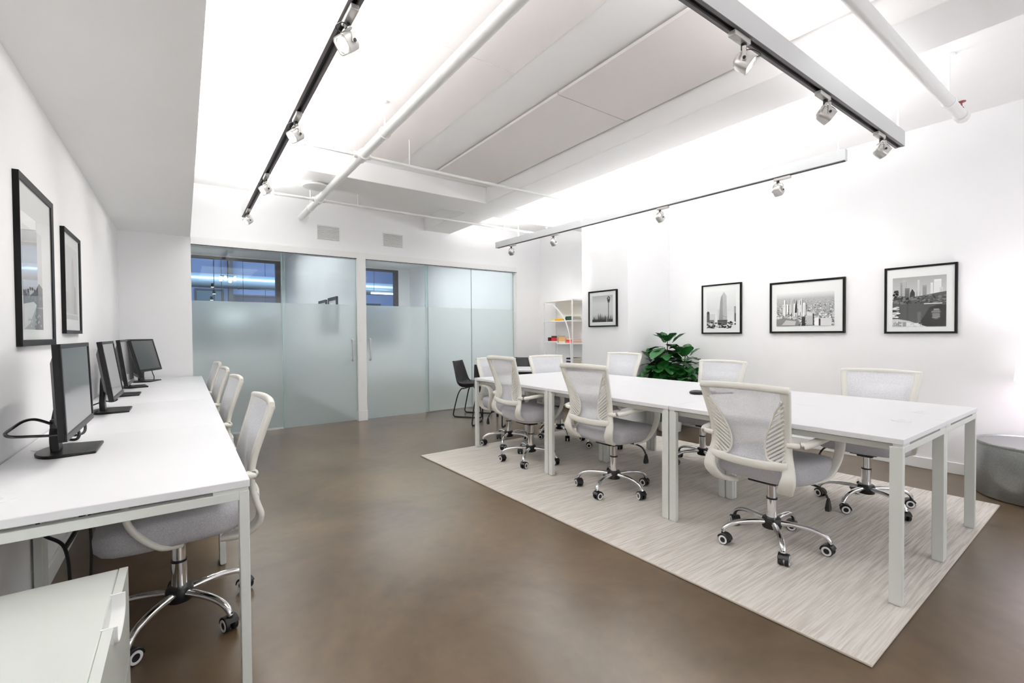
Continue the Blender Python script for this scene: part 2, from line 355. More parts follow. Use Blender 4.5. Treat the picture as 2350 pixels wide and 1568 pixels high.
# rooms behind the glass
def beyond():
    b = MB(); b.box(1.97, 2.08, FAR+0.13, 12.0, 0, CEIL); struct(b.build('wall_divider', 'wall', smooth=0))
    b = MB(); b.box(-0.85, -0.7, FAR+0.13, 12.0, 0, CEIL); struct(b.build('wall_meeting_left', 'wall', smooth=0))
    b = MB(); b.box(5.10, 5.25, FAR+0.13, 12.0, 0, CEIL); struct(b.build('wall_meeting_right', 'wall', smooth=0))
    b = MB(); b.box(-0.85, 5.25, FAR+0.13, 12.15, CEIL, CEIL+0.15); struct(b.build('ceiling_meeting', 'ceil', smooth=0))
    b = MB()
    b.box(-0.7, 0.0, 12.0, 12.15, 0, CEIL); b.box(1.88, 1.97, 12.0, 12.15, 0, CEIL); b.box(2.08, 2.9, 12.0, 12.15, 0, CEIL); b.box(4.77, 5.10, 12.0, 12.15, 0, CEIL)
    b.box(0.0, 1.88, 12.0, 12.15, 0, 0.9); b.box(2.9, 4.77, 12.0, 12.15, 0, 0.9)
    b.box(0.0, 1.88, 12.0, 12.15, 2.93, CEIL); b.box(2.9, 4.77, 12.0, 12.15, 2.93, CEIL)
    struct(b.build('wall_meeting_far', 'wall', smooth=0))
    for nm, x0, x1 in (('window_6', 0.0, 1.88), ('window_7', 2.9, 4.77)):
        b = MB(); b.box(x0, x0+0.09, 11.98, 12.12, 0.9, 2.93); b.box(x1-0.1, x1, 11.98, 12.12, 0.9, 2.93); b.box(x0+0.09, x1-0.1, 11.98, 12.12, 0.9, 0.96); b.box(x0+0.09, x1-0.1, 11.98, 12.12, 2.88, 2.93)
        o = struct(b.build(nm, 'darkpost', smooth=0))
        b = MB(); b.box(x0+0.09, x1-0.1, 12.04, 12.05, 0.96, 2.88); b.build('window_pane', 'glass', o, smooth=0)
    # hall beyond
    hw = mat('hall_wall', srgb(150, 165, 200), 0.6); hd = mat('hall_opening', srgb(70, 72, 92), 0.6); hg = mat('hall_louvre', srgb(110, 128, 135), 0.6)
    b = MB(); b.box(-3, 8.0, 17.0, 17.2, 0, 4.4); struct(b.build('wall_hall', hw, smooth=0))
    b = MB(); b.box(-3, -2.8, 12.15, 17.0, 0, 4.4); b.box(7.8, 8.0, 12.15, 17.0, 0, 4.4); struct(b.build('wall_hall_sides', hw, smooth=0))
    b = MB(); b.box(-3, 8.0, 12.15, 17.2, 4.4, 4.5); struct(b.build('ceiling_hall', mat('hall_ceiling', srgb(96, 104, 140), 0.7), smooth=0))
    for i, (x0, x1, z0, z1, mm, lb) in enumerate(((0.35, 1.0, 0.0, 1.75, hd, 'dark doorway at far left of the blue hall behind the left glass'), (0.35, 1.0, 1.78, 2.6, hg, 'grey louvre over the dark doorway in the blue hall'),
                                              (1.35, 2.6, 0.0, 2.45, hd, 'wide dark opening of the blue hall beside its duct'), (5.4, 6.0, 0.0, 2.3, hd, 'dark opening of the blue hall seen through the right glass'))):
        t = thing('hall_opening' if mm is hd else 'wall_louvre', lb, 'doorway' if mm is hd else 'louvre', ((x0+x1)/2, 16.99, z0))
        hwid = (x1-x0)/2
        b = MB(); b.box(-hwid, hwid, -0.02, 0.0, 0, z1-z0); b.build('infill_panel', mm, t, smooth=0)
        b = MB(); b.box(-hwid-0.05, -hwid, -0.05, 0, 0, z1-z0+0.05); b.box(hwid, hwid+0.05, -0.05, 0, 0, z1-z0+0.05); b.box(-hwid, hwid, -0.05, 0, z1-z0, z1-z0+0.05); b.build('opening_frame', M['darkpost'], t, smooth=0)
    duct = mat('hall_duct_metal', srgb(196, 214, 226), 0.3, metal=0.5)
    d = thing('air_duct', 'pale round air duct across the blue hall behind the left glass', 'duct', (1.2, 15.2, 2.72))
    b = MB(); b.tube([(-3.0, 0, 0), (5.5, 0, 0)], 0.2, 20); b.build('duct_pipe', duct, d)
    for x in (-2.2, -1.2, 0.1, 1.2, 2.4, 3.6):
        b = MB(); b.tube([(x-0.02, 0, 0), (x+0.02, 0, 0)], 0.212, 20); b.build('duct_collar', duct, d)
    for x in (-1.0, 2.4):
        b = MB(); b.tube([(x, 0, 0.2), (x, 0, 1.68)], 0.01, 6); b.build('duct_hanger', 'black', d)
    tube = mat('fluorescent_tube', (1, 1, 1), 0.4, emit=(0.85, 0.95, 1.0), estr=6.0)
    for x0, x1, y, z, lb in ((0.75, 1.45, 14.5, 1.72, 'lit tube lamp low in the blue hall, nearest the frosted edge'), (1.95, 2.5, 15.75, 2.02, 'lit tube lamp in the blue hall right of the duct'), (4.9, 5.8, 14.6, 2.52, 'lit tube lamp in the blue hall behind the right glass')):
        t = thing('tube_light', lb, 'light', ((x0+x1)/2, y, z))
        hwid = (x1-x0)/2
        b = MB(); b.tube([(-hwid, 0, 0), (hwid, 0, 0)], 0.022, 10); b.build('tube', tube, t)
        b = MB(); b.box(-hwid, hwid, -0.03, 0.03, 0.025, 0.06); b.build('housing', 'silver', t, smooth=0)
        b = MB(); b.tube([(-hwid+0.1, 0, 0.06), (-hwid+0.1, 0, 4.4-z)], 0.006, 6); b.tube([(hwid-0.1, 0, 0.06), (hwid-0.1, 0, 4.4-z)], 0.006, 6); b.build('drop_wire', 'black', t)
    # lamp cluster and column of the hall
    t = thing('pendant_cluster', 'cluster of small white lit lamps hanging in the blue hall behind the left glass', 'light', (0.92, 13.4, 2.62))
    b = MB(); b.tube([(0, 0, 0), (0, 0, 4.4-2.62)], 0.008, 6); b.tube([(-0.16, 0, 0.06), (0.16, 0, 0.06)], 0.01, 6); b.build('stem', 'black', t)
    for dx, dz in ((-0.15, -0.02), (-0.05, 0.0), (0.05, -0.05), (0.15, 0.0)):
        b = MB(); b.lathe([(0.005, 0.06), (0.02, 0.055), (0.032, -0.02), (0.03, -0.05), (0.005, -0.06)], 14, (dx, 0, dz)); b.build('lamp_globe', tube, t)
    t = thing('track_lamp', 'string of small dark spot lamps hanging left in the blue hall', 'light', (0.62, 13.2, 2.05))
    b = MB(); b.tube([(0, 0, 0), (0, 0, 4.4-2.05)], 0.008, 6); b.build('stem', 'black', t)
    for dx, dz in ((-0.03, 0.36), (0.0, 0.2), (-0.05, 0.05)):
        b = MB(); b.lathe([(0.005, 0.05), (0.03, 0.045), (0.036, -0.04), (0.005, -0.042)], 14, (dx, 0, dz)); h = b.build('lamp_head', 'black', t)
        b = MB(); b.lathe([(0.005, -0.046), (0.03, -0.046), (0.03, -0.043), (0.005, -0.043)], 14, (dx, 0, dz)); b.build('lens', tube, h)
    b = MB(); b.box(1.16, 1.28, 16.6, 16.95, 0, 4.4); struct(b.build('trim_7', M['darkpost'], smooth=0))
beyond()

# ================================================================== CEILING THINGS
def ceiling_things():
    g = 'flat acoustic panels on the ceiling'
    for i, (x0, x1, y0, y1, lb) in enumerate(((2.235, 2.965, 2.545, 4.55, 'white acoustic ceiling panel at the far end of its row by the beam'),
                                   (2.235, 2.965, 0.55, 2.535, 'white acoustic ceiling panel nearer the camera beside the beam'))):
        b = MB(); b.box(x0, x1, y0, y1, CEIL-0.034, CEIL-0.012)
        o = b.build('ceiling_panel', 'panel', bevel=0.002); tag(o, lb, 'ceiling panel', g)
        s = MB(); s.box(x0+0.04, x1-0.04, y0+0.05, y1-0.05, CEIL-0.012, CEIL); s.build('shadow_gap_fill', 'slot', o, smooth=0)  # dark filler: shade of the gap between panel and ceiling, put in as colour
    for y0, y1, lb in ((2.545, 4.55, 'flush ceiling panel beside the thick white pipe, at the far end'), (0.6, 2.537, 'flush ceiling panel beside the thick white pipe, nearer the camera')):
        b = MB(); b.box(1.05, 1.85, y0, y1, CEIL-0.004, CEIL); tag(b.build('ceiling_panel', 'panel', smooth=0), lb, 'ceiling panel', g)
    # thick pipe along the room
    t = thing('sprinkler_pipe', 'thick white sprinkler pipe running along the ceiling to the wall above the glass', 'pipe', (1.262, 0, 2.72))
    b = MB(); b.tube([(0, NEAR, 0), (0, FAR, 0)], 0.037, 20); b.build('main_pipe', 'pipe', t)
    for y in (3.945, 5.50):
        b = MB(); b.tube([(0, y-0.06, 0), (0, y+0.06, 0)], 0.047, 20); b.tube([(-0.07, y, 0), (0.07, y, 0)], 0.026, 14); b.build('tee_fitting', 'pipe', t)
    for y in (1.2, 3.40, 5.9):
        b = MB(); b.tube([(0.043*math.cos(a), y, 0.043*math.sin(a)) for a in [2*PI*i/20 for i in range(20)]], 0.005, 6, closed=True)
        b.tube([(0, y, 0.04), (0, y, 0.24)], 0.006, 8); b.lathe([(0.022, 0.225), (0.022, 0.24)], 12, (0, y, 0)); b.build('pipe_hanger', 'pipe', t)
    for y, x0, x1, lb in ((3.945, 0.79, 2.98, 'thin white branch pipe crossing the ceiling in front of the cross beam'), (5.50, 0.80, 4.6, 'thin white branch pipe crossing the ceiling behind the cross beam')):
        t = thing('branch_pipe', lb, 'pipe', (x0, y, 2.72))
        x1b = 4.2 if y < 5 else x1
        b = MB(); b.tube([(0, 0, 0), (1.262-x0-0.07, 0, 0)], 0.013, 12); b.tube([(1.262-x0+0.07, 0, 0), (x1b-x0, 0, 0)], 0.013, 12)
        b.lathe([(0.017, -0.02), (0.017, 0.02)], 12, (0.0, 0, 0)); b.build('pipe_run', 'pipe', t)
        for xx in (0.0, x1b-x0):
            b = MB(); b.lathe([(0.013, 0.0), (0.013, 0.07), (0.006, 0.075), (0.006, 0.11), (0.022, 0.112), (0.022, 0.115)], 12, (xx, 0, 0)); b.build('sprinkler_head', 'pipe', t)
        for xx in ((0.9,) if y < 5 else (0.9, 3.0)):
            b = MB(); b.tube([(xx, 0, 0.012), (xx, 0, 0.24)], 0.005, 6); b.build('pipe_hanger', 'pipe', t)
    t = thing('sprinkler_pipe', 'white pipe crossing the ceiling at upper right, capped end with red sprinkler', 'pipe', (0, 0.792, 2.66))
    b = MB(); b.tube([(1.262, 0, 0), (4.33, 0, 0)], 0.032, 20); b.build('main_pipe', 'pipe', t)
    b = MB(); b.tube([(4.30, 0, 0), (4.37, 0, 0)], 0.041, 20); b.build('end_cap', 'pipe', t)
    b = MB(); b.lathe([(0.016, 0.035), (0.012, 0.055), (0.005, 0.06), (0.005, 0.085), (0.024, 0.09), (0.024, 0.094)], 12, (4.33, 0, 0))
    b.tube([(4.315, 0, 0.05), (4.31, 0, 0.07), (4.33, 0, 0.085), (4.35, 0, 0.07), (4.345, 0, 0.05)], 0.003, 6); b.build('sprinkler_head', 'red', t)
    for x in (4.01, 2.0):
        b = MB(); b.tube([(x, 0, 0.03), (x, 0, 0.30)], 0.006, 8); b.lathe([(0.03, 0.292), (0.03, 0.30)], 14, (x, 0, 0)); b.tube([(x-0.012, 0, 0), (x+0.012, 0, 0)], 0.037, 16)
        b.build('pipe_hanger', 'cord', t)
    # wifi plate under the beam
    t = thing('ceiling_access_point', 'white rounded access point under the cross beam beside the thick pipe', 'access point', (1.15, 5.10, BEAMZ))
    b = MB(); b.lathe([(0.02, -0.010), (0.12, -0.010), (0.135, -0.018), (0.13, -0.033), (0.10, -0.040), (0.01, -0.042)], 28); b.build('cover', 'trim', t)
    b = MB(); b.lathe([(0.05, -0.010), (0.05, 0.0)], 20); b.build('mount', 'slot', t)
    # two grilles over the glass
    for x0, x1, lb in ((1.462, 1.740, 'white slatted air grille above the left glass door'), (2.352, 2.640, 'white slatted air grille above the right glass door')):
        t = thing('air_grille', lb, 'vent', ((x0+x1)/2, FAR, 2.472), 0, 'air grilles over the glass front'); hw = (x1-x0)/2
        b = MB(); b.box(-hw, hw, -0.004, 0.0, 0, 0.18); b.build('backing', 'slot', t, smooth=0)
        b = MB(); b.box(-hw-0.006, -hw, -0.014, 0, -0.006, 0.186); b.box(hw, hw+0.006, -0.014, 0, -0.006, 0.186); b.box(-hw, hw, -0.014, 0, -0.006, 0.0); b.box(-hw, hw, -0.014, 0, 0.18, 0.186); b.build('grille_frame', 'trim', t, smooth=30)
        b = MB()
        for i in range(10):
            z = 0.004+i*0.0178; b.rings([[(-hw, -0.013, z), (-hw, -0.012, z+0.011), (-hw, -0.005, z+0.016), (-hw, -0.006, z+0.004)], [(hw, -0.013, z), (hw, -0.012, z+0.011), (hw, -0.005, z+0.016), (hw, -0.006, z+0.004)]])
        b.build('louvre_slats', 'trim', t, smooth=0)
ceiling_things()

# ------------------------------------------------------------------ hung rails and spot heads
def rail(name, label, length, loc, rz, height, cords):
    t = thing(name, label, 'lighting rail', loc, rz, 'hung lighting rails')
    b = MB(); h = 0.026
    b.box(0, length, -h, -h+0.007, 0, height); b.box(0, length, h-0.007, h, 0, height)
    b.box(0, 0.008, -h+0.007, h-0.007, 0, height); b.box(length-0.008, length, -h+0.007, h-0.007, 0, height); b.box(0.008, length-0.008, -h+0.007, h-0.007, 0.03, height-0.02)
    b.build('rail_body', 'silver', t, smooth=30)
    b = MB(); b.box(0.01, length-0.01, -h+0.0, -0.011, -0.003, 0.0); b.box(0.01, length-0.01, 0.011, h, -0.003, 0.0); b.box(0.01, length-0.01, -0.019, -0.011, 0.0, 0.03); b.box(0.01, length-0.01, 0.011, 0.019, 0.0, 0.03)
    b.build('track_channel', 'railunder', t, smooth=0)
    b = MB(); b.box(0.03, length-0.03, -0.011, 0.011, 0.012, 0.03); b.build('track_slot', 'black', t, smooth=0)
    for c in cords:
        b = MB(); b.tube(bez([(c, 0, height-0.02), (c+0.004, 0, height+0.12), (c, 0, CEIL-RAILZ-0.02), (c, 0, CEIL-RAILZ)], 12), 0.005, 8)
        b.lathe([(0.011, height-0.02), (0.009, height+0.03)], 10, (c, 0, 0)); b.build('suspension_cord', 'cord', t)
        b = MB(); b.lathe([(0.03, CEIL-RAILZ-0.018), (0.034, CEIL-RAILZ-0.01), (0.034, CEIL-RAILZ)], 16, (c, 0, 0)); b.build('ceiling_rose', 'cord', t)
    return t
rail('lighting_rail', 'dark-bottomed lighting rail hung along the left, beside the soffit', 7.75, (0.567, -1.9, RAILZ), PI/2, 0.105, [0.3, 2.0, 5.2])
rail('lighting_rail', 'lighting rail hung across the upper right, ending near the right wall', 3.56, (0.60, 1.075, RAILZ), 0, 0.105, [0.25, 3.50])
RA = math.atan2(5.862-1.391, 3.907-4.128)
rail('lighting_rail', 'long silver lighting rail hung parallel to the picture wall', math.hypot(4.471, 0.221), (4.128, 1.391, RAILZ), RA, 0.085, [0.05, 2.35, 3.95])

def spot_head():
    t = thing('track_spotlight', 'x', 'spotlight', (0, 0, 0), 0, 'track spotlights on the hung rails')
    b = MB(); b.box(-0.065, 0.065, -0.017, 0.017, -0.026, -0.003); b.build('track_adapter', 'lamphead', t, bevel=0.003)
    b = MB(); b.lathe([(0.012, -0.05), (0.012, -0.024)], 12, (0.035, 0, 0)); b.build('swivel', 'black', t)
    b = MB()
    b.sweep([(0.035, -0.02, -0.048), (0.035, -0.036, -0.055), (0.035, -0.041, -0.075), (0.035, -0.041, -0.115)], (1, 0, 0), 0.016, 0.005)
    b.sweep([(0.035, 0.02, -0.048), (0.035, 0.036, -0.055), (0.035, 0.041, -0.075), (0.035, 0.041, -0.115)], (1, 0, 0), 0.016, 0.005)
    b.box(0.027, 0.043, -0.022, 0.022, -0.052, -0.046); b.build('yoke', 'lamphead', t)
    T = Matrix.Translation((0.035, 0, -0.105)) @ Matrix.Rotation(math.radians(-52), 4, 'Y')
    b = MB()
    def sq(r, z, n=20, e=5):
        out = []
        for i in range(n):
            a = 2*PI*i/n; c, s = math.cos(a), math.sin(a); k = (abs(c)**e+abs(s)**e)**(-1/e); out.append(tuple(T @ Vector((r*k*c, r*k*s, z))))
        return out
    b.rings([sq(0.012, 0.042), sq(0.024, 0.036), sq(0.034, 0.02), sq(0.036, -0.005), sq(0.036, -0.036), sq(0.031, -0.036), sq(0.029, -0.03)]); b.build('lamp_housing', 'lamphead', t)
    b = MB(); b.lathe([(0.005, -0.033), (0.026, -0.0325), (0.028, -0.0305), (0.005, -0.0302)], 18, T=T); b.build('lens', 'lens', t)
    b = MB(); b.tube(bez([(0.03, 0.015, -0.045), (0.075, 0.02, -0.05), (0.10, 0.015, -0.085), tuple(T @ Vector((0.0, 0.008, 0.04)))], 18), 0.0022, 6); b.build('power_lead', 'black', t)
    b = MB(); b.lathe([(0.007, -0.003), (0.007, 0.003)], 10, T=Matrix.Translation((0.035, -0.045, -0.108)) @ Matrix.Rotation(PI/2, 4, 'X')); b.lathe([(0.007, -0.003), (0.007, 0.003)], 10, T=Matrix.Translation((0.035, 0.045, -0.108)) @ Matrix.Rotation(PI/2, 4, 'X')); b.build('yoke_screw', 'black', t)
    return t
HEAD = spot_head()
# the lamp throws towards local -x... aims: (rail, position, heading of the throw in degrees, label)
def rail2x(y): return 4.128+(y-1.391)/(5.862-1.391)*(3.907-4.128)
heads = [
    (0.567, 1.90, 200, 'track spotlight at the near end of the left rail, top of the frame'), (0.567, 2.96, 200, 'second track spotlight from the camera on the left rail'),
    (0.567, 4.20, 200, 'third track spotlight from the camera on the left rail'), (0.567, 5.45, 200, 'farthest track spotlight on the left rail, near the glass front'),
    (2.00, 1.075, 300, 'track spotlight on the cross rail nearest the ceiling panels'), (2.86, 1.075, 320, 'middle track spotlight on the cross rail at upper right'), (3.74, 1.075, 320, 'track spotlight at the right end of the cross rail'),
    (rail2x(1.84), 1.84, -5, 'track spotlight nearest the camera on the picture-wall rail'), (rail2x(2.98), 2.98, -5, 'second track spotlight from the camera on the picture-wall rail'),
    (rail2x(4.58), 4.58, 10, 'third track spotlight on the picture-wall rail, over the pillar'), (rail2x(5.47), 5.47, 20, 'farthest track spotlight on the picture-wall rail')]
for i, (x, y, ang, lb) in enumerate(heads):
    o = HEAD if i == 0 else copy_tree(HEAD)
    # head built throwing to local +x or -x: sin sign of the Y tilt sends it to +x
    o.location = (x, y, RAILZ-0.003); o['label'] = lb
    a = math.radians(ang)
    o.rotation_euler = (0, 0, PI/2 if x < 1 else (0 if y < 1.2 else RA))
    # turn everything below the adapter towards the throw
    for ch in o.children:
        if ch.name.split('.')[0] in ('yoke', 'lamp_housing', 'lens', 'power_lead', 'swivel', 'yoke_screw'):
            da = a-o.rotation_euler[2]
            ch.matrix_local = Matrix.Translation((0.035, 0, 0)) @ Matrix.Rotation(da, 4, 'Z') @ Matrix.Translation((-0.035, 0, 0))
    L = bpy.data.lights.new('spot_beam', 'SPOT'); L.energy = 13 if x < 1 else (5 if y < 1.2 else 13); L.color = (1, 0.95, 0.90); L.spot_size = math.radians(75 if x > 1 else 110); L.spot_blend = 0.8; L.shadow_soft_size = 0.03
    lo = bpy.data.objects.new('spot_beam', L); COL.objects.link(lo)
    dirv = Vector((math.cos(a)*math.sin(math.radians(52)), math.sin(a)*math.sin(math.radians(52)), -math.cos(math.radians(52))))
    rz = o.rotation_euler[2]
    lo.location = Vector((x+0.035*math.cos(rz), y+0.035*math.sin(rz), RAILZ-0.108))+dirv*0.06
    lo.rotation_euler = dirv.to_track_quat('-Z', 'Y').to_euler()

# ================================================================== DESKS
def desk_unit(label, x0, x1, y0, y1, group, wall_side, ends=(False, False), floor_z=0.0, top=0.738):
    """one workstation: slab on a four-legged frame; wall_side None = free standing"""
    cx, cy = (x0+x1)/2, (y0+y1)/2; hx, hy = (x1-x0)/2, (y1-y0)/2
    t = thing('bench_desk', label, 'desk', (cx, cy, floor_z), 0, group); z1 = top-floor_z
    b = MB(); b.box(-hx, hx, -hy+0.0015, hy-0.0015, z1-0.025, z1); b.build('desktop', 'top', t, bevel=0.0025)
    lx, ly = 0.028, 0.047; zt = z1-0.036
    for sx in (-1, 1):
        for sy in (-1, 1):
            xa = sx*(hx-0.002); xb = sx*(hx-0.002-lx); ya = sy*(hy-0.004); yb = sy*(hy-0.004-ly)
            b = MB(); b.box(min(xa, xb), max(xa, xb), min(ya, yb), max(ya, yb), 0.006, zt)
            b.box(min(xa, xb)+0.004, max(xa, xb)-0.004, min(ya, yb)+0.006, max(ya, yb)-0.006, 0.0, 0.006)
            b.build('leg', 'leg', t, bevel=0.0025)
    b = MB()
    for sy in (-1, 1):
        ya = sy*(hy-0.004); yb = sy*(hy-0.004-0.03)
        b.box(-hx+0.03, hx-0.03, min(ya, yb), max(ya, yb), zt-0.028, zt)
    for sx in (-1, 1):
        xa = sx*(hx-0.05); xb = sx*(hx-0.08)
        b.box(min(xa, xb), max(xa, xb), -hy+0.034, hy-0.034, zt-0.028, zt)
    b.build('frame_rail', 'leg', t, bevel=0.002)
    for sx in (-1, 1):
        for sy in (-1, 1):
            xa = sx*(hx-0.004); xb = sx*(hx-0.10); ya = sy*(hy-0.006); yb = sy*(hy-0.04)
            b = MB(); b.box(min(xa, xb), max(xa, xb), min(ya, yb), max(ya, yb), zt, z1-0.025); b.build('spacer_block', 'leg', t, smooth=0)
    return t
DY = [1.692, 2.875, 4.06, 5.245, 6.425]
dn = ['white wall desk nearest the camera, black monitor on its far end', 'second white wall desk from the camera, along the left wall', 'third white wall desk from the camera, along the left wall', 'farthest white wall desk, its end against the glass front']
for i in range(4): desk_unit(dn[i], LW+0.008, 0.167, DY[i], DY[i+1], 'white desks along the left wall', True)
RUGZ = 0.012
TY = [0.62, 1.785, 2.965, 4.165]; TX = [2.478, 3.164, 3.85]
where = ['nearest the camera', 'in the middle of the long table', 'at the far end of the long table']
for j in range(2):
    for i in range(3):
        desk_unit('white desk %s, %s' % (where[i], 'on its aisle side' if j == 0 else 'on its picture-wall side'), TX[j]+(0.001 if j else 0), TX[j+1], TY[i], TY[i+1], 'white bench desks joined into one long table', None, floor_z=RUGZ)

def grommet(x, y, lb, cat='cable grommet'):
    t = thing('cable_grommet', lb, cat, (x, y, 0.738), 0, 'round desk grommets')
    b = MB(); b.lathe([(0.012, 0.0), (0.042, 0.0), (0.042, 0.0025), (0.030, 0.004), (0.012, 0.003)], 24); b.build('grommet_ring', 'top', t)
    b = MB(); b.lathe([(0.001, 0.0), (0.018, 0.0), (0.018, 0.0035), (0.001, 0.0036)], 16); b.build('grommet_cap', 'leg', t)
grommet(-0.470, 2.66, 'white cable grommet on the wall desk behind the nearest monitor')
grommet(-0.44, 1.90, 'white cable grommet on the near corner of the nearest wall desk')
grommet(-0.41, 3.24, 'white cable grommet between the first two monitors')
grommet(2.99, 0.76, 'cable grommet on the near end of the long table, aisle side')
grommet(3.40, 0.78, 'cable grommet on the near end of the long table, wall side')

# ------------------------------------------------------------------ rug
def rug():
    c = [(1.884, 4.188), (1.978, 0.582), (4.495, 0.615), (4.40, 4.225)]
    m = mat('cream_rug', srgb(214, 207, 199), 0.95, spec=0.1)
    nt, p, out = nodes(m)
    tc = nt.nodes.new('ShaderNodeTexCoord'); mp = nt.nodes.new('ShaderNodeMapping'); mp.inputs['Scale'].default_value = (3.0, 85, 85)
    n1 = nt.nodes.new('ShaderNodeTexNoise'); n1.inputs['Scale'].default_value = 1.6; n1.inputs['Detail'].default_value = 5; n1.inputs['Distortion'].default_value = 0.25
    n2 = nt.nodes.new('ShaderNodeTexNoise'); n2.inputs['Scale'].default_value = 1.1
    r = nt.nodes.new('ShaderNodeValToRGB'); r.color_ramp.elements[0].position = 0.36; r.color_ramp.elements[1].position = 0.6
    r.color_ramp.elements[0].color = (*srgb(184, 176, 168), 1); r.color_ramp.elements[1].color = (*srgb(218, 213, 206), 1)
    mx = nt.nodes.new('ShaderNodeMix'); mx.data_type = 'RGBA'; mx.blend_type = 'MIX'; mx.inputs[7].default_value = (*srgb(212, 207, 199), 1)
    mr = nt.nodes.new('ShaderNodeMapRange'); mr.inputs['From Min'].default_value = 0.4; mr.inputs['From Max'].default_value = 0.7; mr.inputs['To Max'].default_value = 0.55
    nt.links.new(tc.outputs['Object'], mp.inputs[0]); nt.links.new(mp.outputs[0], n1.inputs['Vector']); nt.links.new(tc.outputs['Object'], n2.inputs['Vector'])
    nt.links.new(n1.outputs['Fac'], r.inputs[0]); nt.links.new(r.outputs[0], mx.inputs[6]); nt.links.new(n2.outputs['Fac'], mr.inputs[0]); nt.links.new(mr.outputs[0], mx.inputs[0]); nt.links.new(mx.outputs[2], p.inputs['Base Color'])
    b = nt.nodes.new('ShaderNodeBump'); b.inputs['Strength'].default_value = 0.5; b.inputs['Distance'].default_value = 0.004
    nt.links.new(n1.outputs['Fac'], b.inputs['Height']); nt.links.new(b.outputs[0], p.inputs['Normal'])
    t = thing('area_rug', 'large cream woven rug with fine streaks under the long white table', 'rug', (1.884, 4.188, 0))
    q = MB(); q.prism([(x-1.884, y-4.188) for x, y in reversed(c)], 0.0, RUGZ); q.build('pile', m, t, bevel=0.004, smooth=30)
    q = MB(); q.tube([(x-1.884, y-4.188, 0.006) for x, y in c], 0.0058, 8, closed=True); q.build('bound_edge', mat('rug_binding', srgb(206, 197, 186), 0.9), t)
rug()

